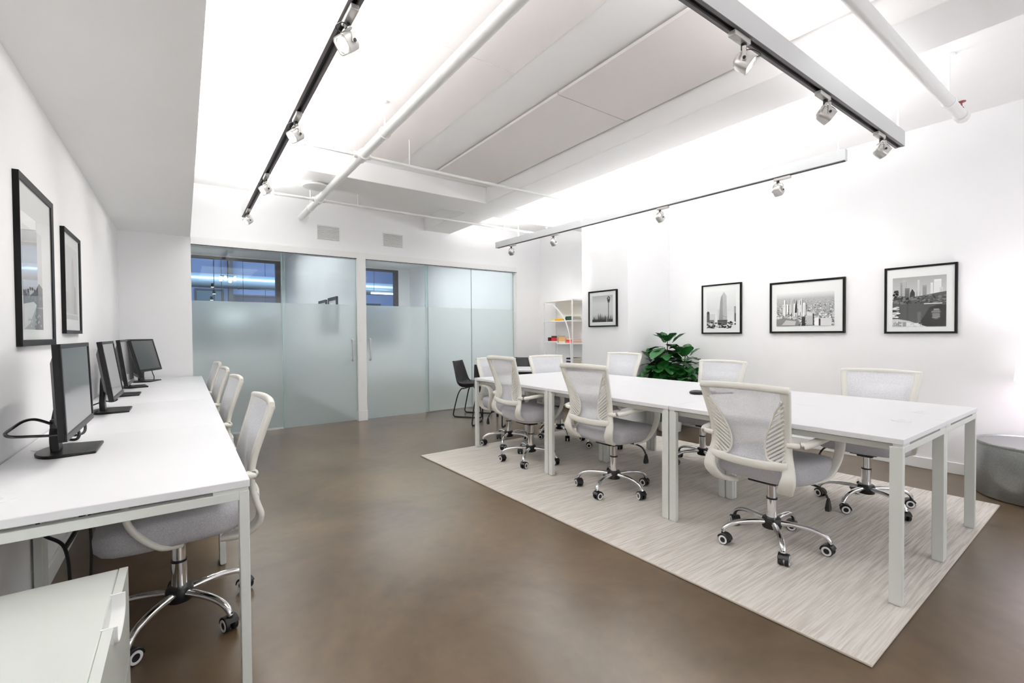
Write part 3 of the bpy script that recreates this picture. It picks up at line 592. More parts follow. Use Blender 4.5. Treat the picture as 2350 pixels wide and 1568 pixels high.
# ================================================================== SWIVEL CHAIRS (facing local +x, hub at the origin)
UPR = [(-0.322, 0.213, 0.900), (-0.312, 0.210, 0.862), (-0.286, 0.200, 0.78), (-0.262, 0.190, 0.70), (-0.248, 0.188, 0.63), (-0.248, 0.190, 0.56),
       (-0.266, 0.204, 0.49), (-0.276, 0.206, 0.45), (-0.262, 0.190, 0.405), (-0.215, 0.165, 0.37), (-0.15, 0.13, 0.36)]
def upr(z):
    for a, b in zip(UPR, UPR[1:]):
        if b[2] <= z <= a[2]:
            f = (z-b[2])/(a[2]-b[2]); return b[0]+(a[0]-b[0])*f, b[1]+(a[1]-b[1])*f
    return UPR[0][:2] if z > 0.9 else UPR[-1][:2]
def make_chair():
    t = thing('swivel_chair', 'x', 'office chair', (0, 0, 0), 0, 'white mesh swivel chairs')
    # seat
    b = MB(); n = 36; rs = []
    for s, z, dr in ((0.80, 0.396, 0), (0.96, 0.405, 0.2), (1.0, 0.425, 0.5), (1.01, 0.470, 0.8), (0.99, 0.488, 1), (0.93, 0.500, 1), (0.75, 0.507, 1), (0.45, 0.507, 1), (0.15, 0.505, 1)):
        ring = []
        for j in range(n):
            a = 2*PI*j/n; c, d = math.cos(a), math.sin(a); k = (abs(c)**4.2+abs(d)**4.2)**(-1/4.2)
            x = 0.245*s*k*c+0.015; y = 0.25*s*k*d*(1+0.04*c)
            ring.append((x, y, z-0.035*dr*max(0, (x-0.14)/0.12)**2+0.008*dr*(abs(y)/0.25)**2))
        rs.append(ring)
    b.rings(rs); b.build('seat', 'seat', t, smooth=60)
    b = MB(); rs = []
    for s, z in ((0.45, 0.378), (0.72, 0.384), (0.82, 0.397)):
        rs.append([(0.24*s*((abs(math.cos(2*PI*j/n))**3+abs(math.sin(2*PI*j/n))**3)**(-1/3))*math.cos(2*PI*j/n)+0.01, 0.245*s*((abs(math.cos(2*PI*j/n))**3+abs(math.sin(2*PI*j/n))**3)**(-1/3))*math.sin(2*PI*j/n), z) for j in range(n)])
    b.rings(rs); b.build('seat_pan', 'plastic', t, smooth=60)
    # back frame: two S-shaped uprights, top rail, lower rail
    b = MB()
    for s in (-1, 1):
        pts = bez([(x, s*y, z) for x, y, z in UPR], 40)
        k = len(pts); ws = [0.046+(0.024*max(0, min(1, (i/k-0.45)/0.25))) for i in range(k)]
        b.sweep(pts, (0, 1, 0), ws, 0.024)
    b.sweep(bez([(-0.322, -0.231, 0.900), (-0.336, -0.12, 0.906), (-0.341, 0, 0.908), (-0.336, 0.12, 0.906), (-0.322, 0.231, 0.900)], 16), (0.12, 0, 1), 0.036, 0.024)
    b.sweep(bez([(-0.262, -0.20, 0.515), (-0.278, -0.10, 0.507), (-0.282, 0, 0.505), (-0.278, 0.10, 0.507), (-0.262, 0.20, 0.515)], 16), (0, 0, 1), 0.042, 0.022)
    b.build('back_frame', 'plastic', t, smooth=50)
    # mesh sheet
    b = MB(); rs = []
    for i in range(17):
        z = 0.52+0.38*i/16; x, y = upr(z); y = max(y-0.008, 0.1)
        row = [(x+0.012-0.016*(1-u*u)*(1 if z > 0.8 else 0.4)+0.0, y*u, z) for u in [q/8-1 for q in range(17)]]
        rs.append(row)
    base = len(b.v)
    for r in rs: b.v += r
    for i in range(16):
        for j in range(16):
            a = base+i*17+j; b.f.append((a, a+1, a+18, a+17)); b.mi.append(0)
    b.build('back_mesh', 'mesh', t, smooth=60)
    # pierced lumbar wings
    for s in (-1, 1):
        b = MB()
        IN = [(0.845, 0.192), (0.78, 0.152), (0.70, 0.116), (0.64, 0.093), (0.59, 0.088), (0.545, 0.100), (0.53, 0.125)]
        def yin(z):
            for p, q in zip(IN, IN[1:]):
                if q[0] <= z <= p[0]: return q[1]+(p[1]-q[1])*(z-q[0])/(p[0]-q[0])
            return 0.2
        rim = []
        for z, y in IN: rim.append((upr(z)[0]-0.012, s*y, z))
        rim.append((upr(0.53)[0]-0.012, s*0.18, 0.528))
        b.tube(bez(rim, 40), 0.0055, 6)
        for i in range(28):
            z0 = 0.40+i*0.021; pts = []
            for j in range(41):
                y = 0.08+0.12*j/40; z = z0+(y-0.08)*0.75
                if 0.533 < z < 0.84 and yin(z) <= y <= upr(z)[1]-0.005: pts.append((upr(z)[0]-0.012, s*y, z))
            if len(pts) > 2: b.sweep([pts[0], pts[-1]], (0, 0, 1), 0.0105, 0.005)
        b.build('lumbar_wing', 'plastic', t, smooth=40)
    # arm loops
    for s in (-1, 1):
        b = MB()
        P = [(-0.252, 0.195, 0.625), (-0.25, 0.235, 0.627), (-0.215, 0.268, 0.632), (-0.13, 0.278, 0.641), (0.0, 0.280, 0.648), (0.09, 0.280, 0.646), (0.142, 0.279, 0.628), (0.158, 0.276, 0.59), (0.150, 0.272, 0.53), (0.115, 0.264, 0.47), (0.06, 0.245, 0.415), (0.0, 0.19, 0.39)]
        pts = bez([(x, s*y, z) for x, y, z in P], 48); k = len(pts)
        ws = []; 
        for i, p in enumerate(pts):
            f = i/k; ws.append(0.032 if f < 0.12 else (0.05 if f < 0.62 else 0.05-0.014*(f-0.62)/0.38))
        rs = []
        for i, p in enumerate(pts):
            tt = (pts[min(i+1, k-1)]-pts[max(i-1, 0)]).normalized(); f = i/k
            wd = Vector((0, s, 0)) if f > 0.16 else Vector((1, 0, 0)).lerp(Vector((0, s, 0)), max(0, (f-0.08)/0.08))
            wd = (wd-tt*wd.dot(tt)).normalized(); nn = tt.cross(wd); a = ws[i]/2; th = 0.013 if f < 0.62 else 0.010
            rs.append([tuple(p+wd*(a*math.copysign(abs(math.cos(q))**0.6, math.cos(q)))+nn*(th*math.copysign(abs(math.sin(q))**0.7, math.sin(q)))) for q in [2*PI*m/12 for m in range(12)]])
        b.rings(rs); b.build('armrest', 'plastic', t, smooth=60)
    # mechanism, lever, lift
    b = MB(); b.box(-0.12, 0.09, -0.075, 0.075, 0.358, 0.379); b.box(-0.05, 0.05, -0.045, 0.045, 0.338, 0.359); b.build('tilt_mechanism', 'black', t, bevel=0.006)
    b = MB(); b.tube(bez([(0.03, -0.07, 0.368), (0.035, -0.17, 0.372), (0.04, -0.225, 0.362), (0.045, -0.250, 0.335), (0.046, -0.258, 0.318)], 18), 0.006, 8)
    b.rings([[(0.046+dx*q, -0.262+dy*q, z) for dx, dy in ((0.010, 0.006), (-0.010, 0.006), (-0.010, -0.006), (0.010, -0.006))] for q, z in ((0.6, 0.318), (1.1, 0.30), (1.7, 0.265), (1.5, 0.25))]); b.build('tilt_lever', 'black', t, smooth=40)
    b = MB(); b.lathe([(0.028, 0.12), (0.028, 0.255), (0.024, 0.258), (0.0235, 0.268), (0.0235, 0.352)], 24); b.build('gas_lift', 'chrome', t)
    b = MB(); b.lathe([(0.0285, 0.250), (0.0285, 0.259)], 24); b.build('lift_collar', 'black', t)
    b = MB(); b.lathe([(0.03, 0.082), (0.046, 0.088), (0.05, 0.10), (0.05, 0.132), (0.044, 0.145), (0.03, 0.147)], 24); b.build('base_hub', 'black', t)
    rnd = random.Random(3)
    for k in range(5):
        a = 2*PI*k/5; R = Matrix.Rotation(a, 4, 'Z')
        pts = bez([(0.035, 0, 0.122), (0.10, 0, 0.125), (0.17, 0, 0.122), (0.225, 0, 0.110), (0.262, 0, 0.088), (0.274, 0, 0.064)], 25); n2 = len(pts)
        b = MB(); b.tube([R @ p for p in pts], [0.0185-0.006*i/n2 for i in range(n2)], 12, flat=0.8); b.build('base_leg', 'chrome', t, smooth=60)
        C = R @ Matrix.Translation((0.274, 0, 0)) @ Matrix.Rotation(rnd.uniform(-1.2, 1.2)-0.6, 4, 'Z')
        b = MB(); WX = Matrix.Rotation(PI/2, 4, 'X')
        for sy in (-1, 1):
            b.lathe([(0.004, -0.009), (0.025, -0.009), (0.028, -0.006), (0.028, 0.006), (0.025, 0.009), (0.004, 0.009)], 22, T=C @ Matrix.Translation((-0.012, sy*0.0155, 0.028)) @ WX)
        hood = []
        for q in range(9):
            an = math.radians(20+q*20); hood.append(C @ Vector((-0.012+0.031*math.cos(an), 0, 0.028+0.031*math.sin(an))))
        b.sweep(hood, C.to_3x3() @ Vector((0, 1, 0)), 0.05, 0.005)
        b.tube([C @ Vector((0, 0, 0.05)), C @ Vector((0, 0, 0.078))], 0.008, 10); co = b.build('caster', 'black', t, smooth=40)
        for sy in (-1, 1):
            b = MB(); b.lathe([(0.0145, -0.0005), (0.0238, -0.0005), (0.0238, 0.001), (0.0145, 0.001)], 22, T=C @ Matrix.Translation((-0.012, sy*0.0252, 0.028)) @ WX, closed=True)
            b.build('wheel_ring', 'wheelring', co, smooth=40)
    return t
CH = make_chair()
# (x, y, heading deg, twist of the five-star base deg, lift of the upper part, floor, label)
D = math.degrees
chairs = [
    (2.678, 1.252, 0, 0, 0.0, RUGZ, 'white mesh chair nearest the camera on the aisle side of the long table'),
    (2.640, 2.385, 0, -20, 0.045, RUGZ, 'white mesh chair at the middle of the aisle side of the long table'),
    (2.625, 3.390, -3, 2, 0.065, RUGZ, 'white mesh chair at the far end of the aisle side of the long table'),
    (3.764, 1.142, 184, 27, -0.012, RUGZ, 'white mesh chair nearest the camera on the picture-wall side, behind the table'),
    (3.790, 2.370, 180, 10, 0.0, RUGZ, 'white mesh chair behind the table below the tall-tower picture'),
    (3.660, 3.430, 182, 40, 0.045, RUGZ, 'white mesh chair behind the table in front of the plant'),
    (3.517, 3.993, -100, 30, 0.0, RUGZ, 'white mesh chair at the far end of the table, in front of the bookshelf'),
    (2.824, 4.035, -98, 6, 0.0, RUGZ, 'white mesh chair at the far end of the table, nearer the glass front'),
    (-0.030, 2.390, 182, 20, 0.0, 0.0, 'white mesh chair at the nearest wall desk, seat under the desk'),
    (-0.030, 3.680, 183, -8, 0.0, 0.0, 'second white mesh chair from the camera along the wall desks'),
    (-0.035, 4.740, 183, 33, 0.0, 0.0, 'third white mesh chair from the camera along the wall desks'),
    (-0.035, 5.770, 183, 12, 0.0, 0.0, 'farthest white mesh chair along the wall desks, by the glass')]
UPPER = ('back_frame', 'back_mesh', 'lumbar_wing')
made = [CH]+[copy_tree(CH) for _ in chairs[1:]]
for o, (x, y, hd, tw, dz, fz, lb) in zip(made, chairs):
    o.location = (x, y, fz+0.0005); o.rotation_euler = (0, 0, math.radians(hd)); o['label'] = lb
    if fz == 0.0: o['group'] = 'white mesh swivel chairs at the wall desks'
    else: o['group'] = 'white mesh swivel chairs round the long table'
    for ch in o.children:
        nm = ch.name.split('.')[0]
        if nm in UPPER: ch.location.z = dz
        elif nm in ('base_leg', 'caster', 'base_hub'):
            ch.rotation_euler.z = math.radians(tw-hd)

# ================================================================== MONITORS
def monitor(label, sx, sy, zb, heading, tilt, sw=0.55, sh=0.345, stand=(0.0, 0.0), base_rot=None, bsize=0.27):
    """screen centre bottom at (sx, sy, zb); heading = direction the screen faces"""
    a = math.radians(heading)
    t = thing('monitor', label, 'monitor', (sx, sy, 0.738), a, 'black monitors on the wall desks')
    T = Matrix.Translation((0, 0, zb-0.738)) @ Matrix.Rotation(-math.radians(tilt), 4, 'Y')
    b = MB(); hw = sw/2
    b.box(-0.022, -0.004, -hw, hw, 0, sh, T=T)
    b.rings([[tuple(T @ Vector((x, y, z))) for x, y, z in ((-0.022, -hw+0.03, 0.03), (-0.022, hw-0.03, 0.03), (-0.022, hw-0.03, sh-0.03), (-0.022, -hw+0.03, sh-0.03))],
             [tuple(T @ Vector((x, y, z))) for x, y, z in ((-0.045, -hw+0.10, 0.06), (-0.045, hw-0.10, 0.06), (-0.045, hw-0.10, sh-0.07), (-0.045, -hw+0.10, sh-0.07))]])
    for z0, z1, y0, y1 in ((0, 0.024, -hw, hw), (sh-0.017, sh, -hw, hw), (0.024, sh-0.017, -hw, -hw+0.017), (0.024, sh-0.017, hw-0.017, hw)): b.box(-0.004, 0.002, y0, y1, z0, z1, T=T)
    b.build('screen_housing', 'bezel', t, bevel=0.0015, smooth=35)
    b = MB(); b.box(-0.004, -0.001, -hw+0.017, hw-0.017, 0.024, sh-0.017, T=T); b.build('display', 'screen', t, smooth=0)
    zc = zb-0.738
    b = MB(); m0 = T @ Vector((-0.043, 0, 0.12)); b.sweep(bez([(-0.075, 0, 0.012), (-0.078, 0, 0.06), (-0.075, 0, 0.11), (m0.x-0.012, 0, m0.z), (m0.x, 0, m0.z+0.03)], 20), (0, 1, 0), [0.085-0.0012*i for i in range(21)], 0.026); b.build('neck', 'bezel', t)
    poly = [(0.055, -bsize*0.40), (0.055, bsize*0.40)]
    for q in range(13):
        an = PI/2+PI*q/12; poly.append((-0.06+0.075*math.cos(an), bsize*0.48*math.sin(an)))
    b = MB(); b.prism(poly, 0.0, 0.012); bo = b.build('stand_base', 'bezel', t, bevel=0.003, smooth=30)
    return t
monitor('black monitor nearest the camera on the wall desk', -0.343, 2.545, 0.826, 0, 2, 0.60, 0.348)
monitor('second black monitor from the camera, leaning back a little', -0.330, 3.74, 0.826, 0, 8, 0.54, 0.348)
monitor('third black monitor from the camera, pale screen seen edge-on', -0.340, 4.70, 0.828, 0, 7, 0.54, 0.348)
monitor('fourth black monitor, turned so its side and back show', -0.335, 5.40, 0.835, 9, 13, 0.50, 0.34)
monitor('farthest black monitor, its dark screen turned to the camera', -0.285, 5.98, 0.845, -22, 14, 0.50, 0.335)

def cable(name, label, cat, loops, r, m='black', group=None):
    t = thing(name, label, cat, loops[0][0], 0, group); o = Vector(loops[0][0])
    for i, L in enumerate(loops):
        b = MB(); b.tube([p-o for p in bez(L, 8*len(L))], r, 8); b.build('cable_run', m, t, smooth=60)
    return t
c = cable('monitor_cable', 'looped black cable behind the nearest monitor', 'cable',
      [[(-0.415, 2.46, 0.865), (-0.455, 2.44, 0.89), (-0.475, 2.38, 0.895), (-0.49, 2.31, 0.882), (-0.487, 2.22, 0.878), (-0.475, 2.23, 0.865), (-0.445, 2.33, 0.845), (-0.425, 2.44, 0.825), (-0.41, 2.50, 0.815)],
       [(-0.41, 2.54, 0.815), (-0.37, 2.58, 0.795), (-0.345, 2.61, 0.80), (-0.345, 2.63, 0.83), (-0.36, 2.62, 0.845)],
       [(-0.41, 2.53, 0.80), (-0.36, 2.50, 0.79), (-0.345, 2.50, 0.805), (-0.35, 2.51, 0.83)]], 0.0052)
b = MB(); b.box(-0.02, 0.02, -0.018, 0.018, -0.018, 0.018); b.build('plug', 'black', c, bevel=0.004, loc=(0.012, 0.02, -0.002))
cable('monitor_cable', 'small black cable loops behind the second monitor', 'cable',
      [[(-0.42, 3.70, 0.80), (-0.45, 3.66, 0.79), (-0.47, 3.60, 0.785), (-0.46, 3.55, 0.77), (-0.435, 3.57, 0.755), (-0.42, 3.62, 0.762)],
       [(-0.42, 3.84, 0.80), (-0.38, 3.88, 0.782), (-0.355, 3.90, 0.79), (-0.36, 3.88, 0.80), (-0.39, 3.86, 0.79)]], 0.004)
cable('monitor_cable', 'thin dark cable hanging below the farthest monitor', 'cable', [[(-0.27, 5.99, 0.86), (-0.262, 5.985, 0.82), (-0.25, 5.98, 0.78), (-0.255, 5.97, 0.742)]], 0.004)
cable('power_cable', 'black power cables hanging and crossing under the nearest wall desk', 'cable',
      [[(-0.40, 2.30, 0.70), (-0.43, 2.28, 0.60), (-0.42, 2.30, 0.50), (-0.37, 2.34, 0.42), (-0.36, 2.36, 0.25), (-0.37, 2.38, 0.02)],
       [(-0.37, 2.34, 0.42), (-0.36, 2.42, 0.435), (-0.35, 2.50, 0.46), (-0.345, 2.54, 0.55), (-0.34, 2.55, 0.70)],
       [(-0.37, 2.80, 0.70), (-0.36, 2.78, 0.50), (-0.35, 2.76, 0.25), (-0.36, 2.75, 0.01)],
       [(-0.37, 2.35, 0.41), (-0.36, 2.55, 0.42), (-0.36, 2.77, 0.44)]], 0.006)

# conference gadget on the long table
def gadget():
    t = thing('conference_phone', 'small black conference gadget lying in the middle of the long table', 'speakerphone', (3.125, 2.00, 0.738), math.radians(-35))
    b = MB(); b.lathe([(0.03, 0), (0.052, 0.002), (0.056, 0.012), (0.05, 0.02), (0.03, 0.026), (0.005, 0.028)], 24); b.build('body', 'bezel', t)
    b = MB(); b.prism([(0.045, -0.022), (0.13, -0.026), (0.145, 0), (0.13, 0.026), (0.045, 0.022)], 0.0, 0.016); b.build('handset', 'bezel', t, bevel=0.004)
    b = MB(); b.tube(bez([(0.14, 0, 0.008), (0.19, -0.02, 0.005), (0.24, 0.01, 0.005), (0.27, 0.0, 0.005)], 16), 0.004, 6); b.build('cord', 'black', t)
gadget()

# filing cabinet in the near corner
def cabinet():
    x0, x1, y0, y1, h = -0.543, -0.137, 0.90, 1.683, 0.55
    t = thing('filing_cabinet', 'white low drawer cabinet at the lower left under the desk end', 'cabinet', (x0, y0, 0)); X, Y = x1-x0, y1-y0
    b = MB(); b.box(0, X-0.020, 0, Y, 0.05, h); b.box(0.03, X-0.05, 0.03, Y-0.03, 0.0, 0.05); b.build('carcass', 'cab', t, bevel=0.003)
    for z0, z1 in ((0.055, 0.298), (0.302, h)):
        ya, yb, dep = Y-0.335, Y-0.165, 0.055
        prof = [(0.0, z0), (Y, z0), (Y, z1), (yb, z1)]+[((ya+yb)/2+(yb-ya)/2*math.cos(q), z1-dep*max(0, math.sin(q))**0.45) for q in [PI*m/16 for m in range(1, 16)]]+[(ya, z1), (0.0, z1)]
        T = Matrix(((0, 0, 1, X-0.019), (1, 0, 0, 0), (0, 1, 0, 0), (0, 0, 0, 1)))
        b = MB(); b.prism(prof, 0.0, 0.019, T=T); d = b.build('drawer_front', 'cab', t, smooth=30)
        b = MB(); b.sweep([(X-0.008, (ya+yb)/2+(yb-ya)/2*math.cos(q), z1+0.001-dep*max(0, math.sin(q))**0.45) for q in [PI*m/24 for m in range(25)]], (1, 0, 0), 0.030, 0.005); b.build('drawer_handle', 'trim', d)
cabinet()

# ================================================================== PICTURES
GREY = [mat('print_grey_%d' % i, srgb(v, v, v), 0.7, spec=0.2) for i, v in enumerate((22, 55, 90, 125, 160, 190, 215, 238))]
def fade(name, stops):
    m = mat(name, srgb(200, 200, 200), 0.7, spec=0.2); nt, p, out = nodes(m)
    tc = nt.nodes.new('ShaderNodeTexCoord'); sp = nt.nodes.new('ShaderNodeSeparateXYZ'); rp = nt.nodes.new('ShaderNodeValToRGB')
    nt.links.new(tc.outputs['Generated'], sp.inputs[0]); nt.links.new(sp.outputs['Z'], rp.inputs[0]); nt.links.new(rp.outputs[0], p.inputs['Base Color'])
    e = rp.color_ramp.elements
    while len(e) < len(stops): e.new(0.5)
    for i, (q, v) in enumerate(stops): e[i].position = q; e[i].color = (*srgb(v, v, v), 1)
    return m
def art_base(w, h): b = MB(); b.quad((-w/2, -0.0005, 0), (w/2, -0.0005, 0), (w/2, -0.0005, h), (-w/2, -0.0005, h), 8); return b
class Art:
    def __init__(s, w, h): s.w, s.h = w, h; s.b = art_base(w, h); s.k = 1
    def poly(s, pts, g):
        s.k += 1; y = -0.0006-0.000004*s.k
        s.b.poly([((min(max(u, 0), 1)-0.5)*s.w, y, min(max(v, 0), 1)*s.h) for u, v in pts], g)
    def rect(s, u0, u1, v0, v1, g): s.poly([(u0, v0), (u1, v0), (u1, v1), (u0, v1)], g)
def blob(A, u, v, ru, rv, g, n=12, rnd=random):
    A.poly([(u+ru*math.cos(2*PI*i/n)*rnd.uniform(.75, 1.1), v+rv*math.sin(2*PI*i/n)*rnd.uniform(.75, 1.1)) for i in range(n)], g)
def art_tower(w, h):
    r = random.Random(5); A = Art(w, h)
    A.rect(0.0, 0.30, 0.0, 0.40, 6); A.rect(0.38, 0.72, 0.12, 0.52, 6)
    A.poly([(0.41, 0.10), (0.70, 0.10), (0.69, 0.86), (0.60, 0.97), (0.51, 0.86), (0.48, 0.70)], 5); A.poly([(0.42, 0.10), (0.57, 0.10), (0.555, 0.90), (0.50, 0.84), (0.47, 0.70)], 4)
    for i in range(30): v = 0.14+0.6*r.random(); u = 0.46+0.20*r.random(); A.rect(u, u+0.05, v, v+0.006, 3 if v < 0.4 else 4)
    A.rect(0.38, 0.72, 0.10, 0.24, 3); A.rect(0.40, 0.70, 0.20, 0.225, 1)
    for i in range(16): u = 0.39+0.32*i/16; A.rect(u, u+0.008, 0.12, 0.20, 1)
    A.rect(0.0, 0.10, 0.09, 0.45, 2); A.rect(0.02, 0.08, 0.40, 0.47, 1); A.rect(0.10, 0.26, 0.10, 0.24, 3); A.rect(0.94, 1.0, 0.10, 0.58, 4); A.rect(0.96, 1.0, 0.10, 0.40, 2)
    for i in range(60):
        blob(A, r.random(), 0.16*r.random()+0.02, 0.03+0.03*r.random(), 0.008+0.02*r.random(), r.choice((0, 0, 1, 2, 7, 7)), 8, r)
    for u in (0.16, 0.62, 0.80): blob(A, u, 0.06, 0.075, 0.045, 0, 10, r); blob(A, u, 0.085, 0.05, 0.02, 6, 8, r)
    blob(A, 0.83, 0.17, 0.05, 0.03, 0, 10, r)
    return A.b, fade('print_haze', [(0.0, 240), (0.25, 238), (0.5, 228), (1.0, 240)])
def art_aerial(w, h):
    r = random.Random(11); A = Art(w, h)
    for i in range(1100):
        d = r.random()**0.8; v = 0.86*(1-d); s = 0.006+0.05*d; u = r.random()
        A.rect(u, u+s*r.uniform(.4, 1.1), v, v+s*r.uniform(.5, 1.3), r.choice((2, 3, 4, 5, 5, 6, 6, 7)) if d < 0.9 else r.choice((1, 2, 3, 4, 5, 6, 7)))
    for i in range(26):
        u = 0.10+0.42*i/26+r.uniform(-.02, .02); v0 = 0.30+r.uniform(-.05, .12); hh = r.uniform(.22, .46); ww = r.uniform(.02, .035)
        A.rect(u, u+ww, v0, min(v0+hh, 0.90), r.choice((5, 6, 6, 7))); A.rect(u+ww, u+ww*1.4, v0, min(v0+hh, 0.90)-0.02, r.choice((1, 2, 3)))
    A.poly([(0.335, 0.40), (0.375, 0.40), (0.38, 0.60), (0.365, 0.80), (0.345, 0.62)], 1)
    for q in range(30): f = q/30; blob(A, 0.63+0.32*f, 0.86-0.55*f, 0.006+0.012*f, 0.006, r.choice((5, 6, 3)), 6, r)
    A.poly([(0, 0), (0.40, 0), (0.42, 0.16), (0.16, 0.24), (0.0, 0.20)], 3); A.poly([(0.10, 0.03), (0.34, 0.02), (0.36, 0.14), (0.18, 0.18)], 5)
    A.rect(0.17, 0.27, 0.30, 0.35, 1); A.rect(0.18, 0.26, 0.31, 0.335, 5)
    A.rect(0.46, 0.52, 0.0, 0.26, 1); A.rect(0.54, 0.65, 0.02, 0.38, 5); A.rect(0.55, 0.64, 0.30, 0.39, 6); A.rect(0.65, 0.67, 0.02, 0.36, 1); A.rect(0.68, 0.75, 0.0, 0.24, 7); A.rect(0.78, 0.96, 0.0, 0.22, 6); A.rect(0.75, 0.78, 0.0, 0.2, 1)
    for i in range(12): A.rect(0.555, 0.645, 0.05+0.02*i, 0.056+0.02*i, 4)
    return A.b, fade('print_sky', [(0.0, 150), (0.82, 190), (0.86, 205), (1.0, 240)])
def art_lake(w, h):
    r = random.Random(21); A = Art(w, h)
    for u, ww, top, g in ((0.15, 0.12, 0.90, 4), (0.19, 0.07, 0.95, 5), (0.24, 0.09, 0.78, 3), (0.45, 0.09, 0.72, 5), (0.48, 0.035, 0.93, 6), (0.57, 0.08, 0.82, 4), (0.72, 0.04, 0.86, 7), (0.78, 0.13, 0.92, 7), (0.88, 0.06, 0.76, 6)):
        A.rect(u, u+ww, 0.55, top, g)
        for i in range(10): v = 0.57+(top-0.6)*i/10; A.rect(u+0.01, u+ww-0.01, v, v+0.008, max(0, g-1))
    A.poly([(0.33, 0.56), (0.43, 0.56), (0.43, 0.68), (0.38, 0.76), (0.34, 0.68)], 1)
    A.poly([(0.0, 0.50), (0.06, 0.62), (0.2, 0.58), (0.4, 0.60), (0.6, 0.62), (0.85, 0.66), (1, 0.68), (1, 0.44), (0, 0.40)], 2)
    for i in range(160): blob(A, r.random(), 0.47+0.15*r.random(), 0.02+0.02*r.random(), 0.01+0.015*r.random(), r.choice((1, 1, 2, 3, 3)), 7, r)
    for i in range(14): blob(A, 0.02+0.08*r.random(), 0.6+0.15*r.random(), 0.03, 0.02, r.choice((0, 1)), 7, r)
    A.poly([(0, 0.0), (1, 0.0), (1, 0.44), (0.7, 0.46), (0.35, 0.47), (0, 0.42)], 2); A.poly([(0.45, 0), (1, 0), (1, 0.42), (0.85, 0.42), (0.7, 0.38), (0.6, 0.2)], 1)
    for i in range(24): u = 0.35+0.5*r.random(); A.rect(u, u+0.05, 0.1+0.3*r.random(), 0.105+0.3*r.random(), 3) if False else None
    for q in range(26): v = 0.14+0.008*q; hwid = 0.03+0.05*math.sin(PI*q/26); A.rect(0.82-hwid+r.uniform(-.02, .02), 0.82+hwid+r.uniform(-.02, .02), v, v+0.006, r.choice((2, 3, 3, 4, 5)))
    for q in range(18): v = 0.08+0.012*q; A.rect(0.48+r.uniform(-.01, .01), 0.55+r.uniform(-.01, .01), v, v+0.007, 3)
    for i in range(9): A.rect(0.60+0.3*r.random(), 0.66+0.3*r.random(), 0.445, 0.46, 7)
    for i in range(26): blob(A, 0.12*r.random(), 0.20+0.2*r.random(), 0.05, 0.02, r.choice((5, 6, 7, 7, 1)), 8, r)
    A.poly([(0, 0), (0.66, 0), (0.5, 0.05), (0.32, 0.12), (0.1, 0.16), (0, 0.16)], 6)
    for i in range(40): u = 0.55*r.random(); A.rect(u, u+0.1*r.random(), 0.12*(1-u)*r.random(), 0.12*(1-u)*r.random()+0.006, r.choice((4, 7)))
    return A.b, fade('print_sky_b', [(0.0, 150), (0.6, 205), (1.0, 175)])
def art_street_lamp(w, h):
    r = random.Random(31); A = Art(w, h)
    u = 0.0
    while u < 1.0:
        ww = r.uniform(.03, .08); top = r.uniform(.10, .26) if not (0.25 < u < 0.7) else r.uniform(.18, .36)
        A.poly([(u, 0), (u+ww, 0), (u+ww*0.8, top*0.7), (u+ww*0.5, top), (u+ww*0.2, top*0.7)], r.choice((1, 1, 2))); u += ww*0.85
    A.rect(0, 1, 0, 0.10, 1)
    A.rect(0.785, 0.815, 0.0, 0.74, 1); A.rect(0.70, 0.715, 0.0, 0.22, 7)
    A.poly([(0.76, 0.72), (0.85, 0.72), (0.86, 0.78), (0.80, 0.80), (0.75, 0.77)], 2); blob(A, 0.80, 0.82, 0.075, 0.05, 0, 10, r); A.poly([(0.765, 0.80), (0.85, 0.80), (0.88, 0.90), (0.80, 0.97), (0.72, 0.88)], 1); A.poly([(0.78, 0.84), (0.83, 0.84), (0.84, 0.90), (0.80, 0.93), (0.765, 0.9)], 4)
    for i in range(5): A.rect(0.74+0.02*i, 0.744+0.02*i, 0, 0.2, 3)
    return A.b, fade('print_dusk', [(0.0, 140), (0.3, 216), (0.7, 222), (1.0, 190)])
def art_misty(w, h):
    r = random.Random(41); A = Art(w, h)
    A.rect(0.0, 1.0, 0.0, 0.08, 6)
    A.poly([(0.45, 0.08), (0.72, 0.08), (0.70, 0.75), (0.60, 0.90), (0.50, 0.75)], 5); A.poly([(0.62, 0.08), (0.86, 0.08), (0.84, 0.45), (0.70, 0.50)], 4)
    for i in range(50): u = 0.45+0.38*r.random(); v = 0.1+0.5*r.random(); A.rect(u, u+0.04, v, v+0.01, r.choice((4, 5)))
    A.rect(0, 0.2, 0.08, 0.36, 5); A.rect(0, 1, 0.0, 0.06, 5)
    return A.b, fade('print_mist', [(0.0, 190), (0.4, 205), (1.0, 226)])
def art_bridge(w, h):
    r = random.Random(51); A = Art(w, h)
    A.rect(0, 1, 0.0, 0.24, 4); A.poly([(0, 0.36), (0.3, 0.33), (0.62, 0.40), (0.8, 0.48), (1, 0.44), (1, 0.24), (0, 0.20)], 2)
    for i in range(30): blob(A, r.random(), 0.30+0.12*r.random(), 0.05, 0.02, r.choice((1, 2, 3)), 8, r)
    A.poly([(0, 0.24), (0.5, 0.28), (0.66, 0.25), (0.30, 0.06), (0.0, 0.0)], 6); A.poly([(0.55, 0.0), (1, 0), (1, 0.22), (0.62, 0.22)], 2)
    for i in range(24): u = 0.2+0.7*r.random(); v = 0.02+0.12*r.random(); A.rect(u, u+0.03, v, v+0.02, r.choice((1, 5, 6)))
    return A.b, fade('print_bridge', [(0.0, 170), (0.4, 214), (1.0, 228)])

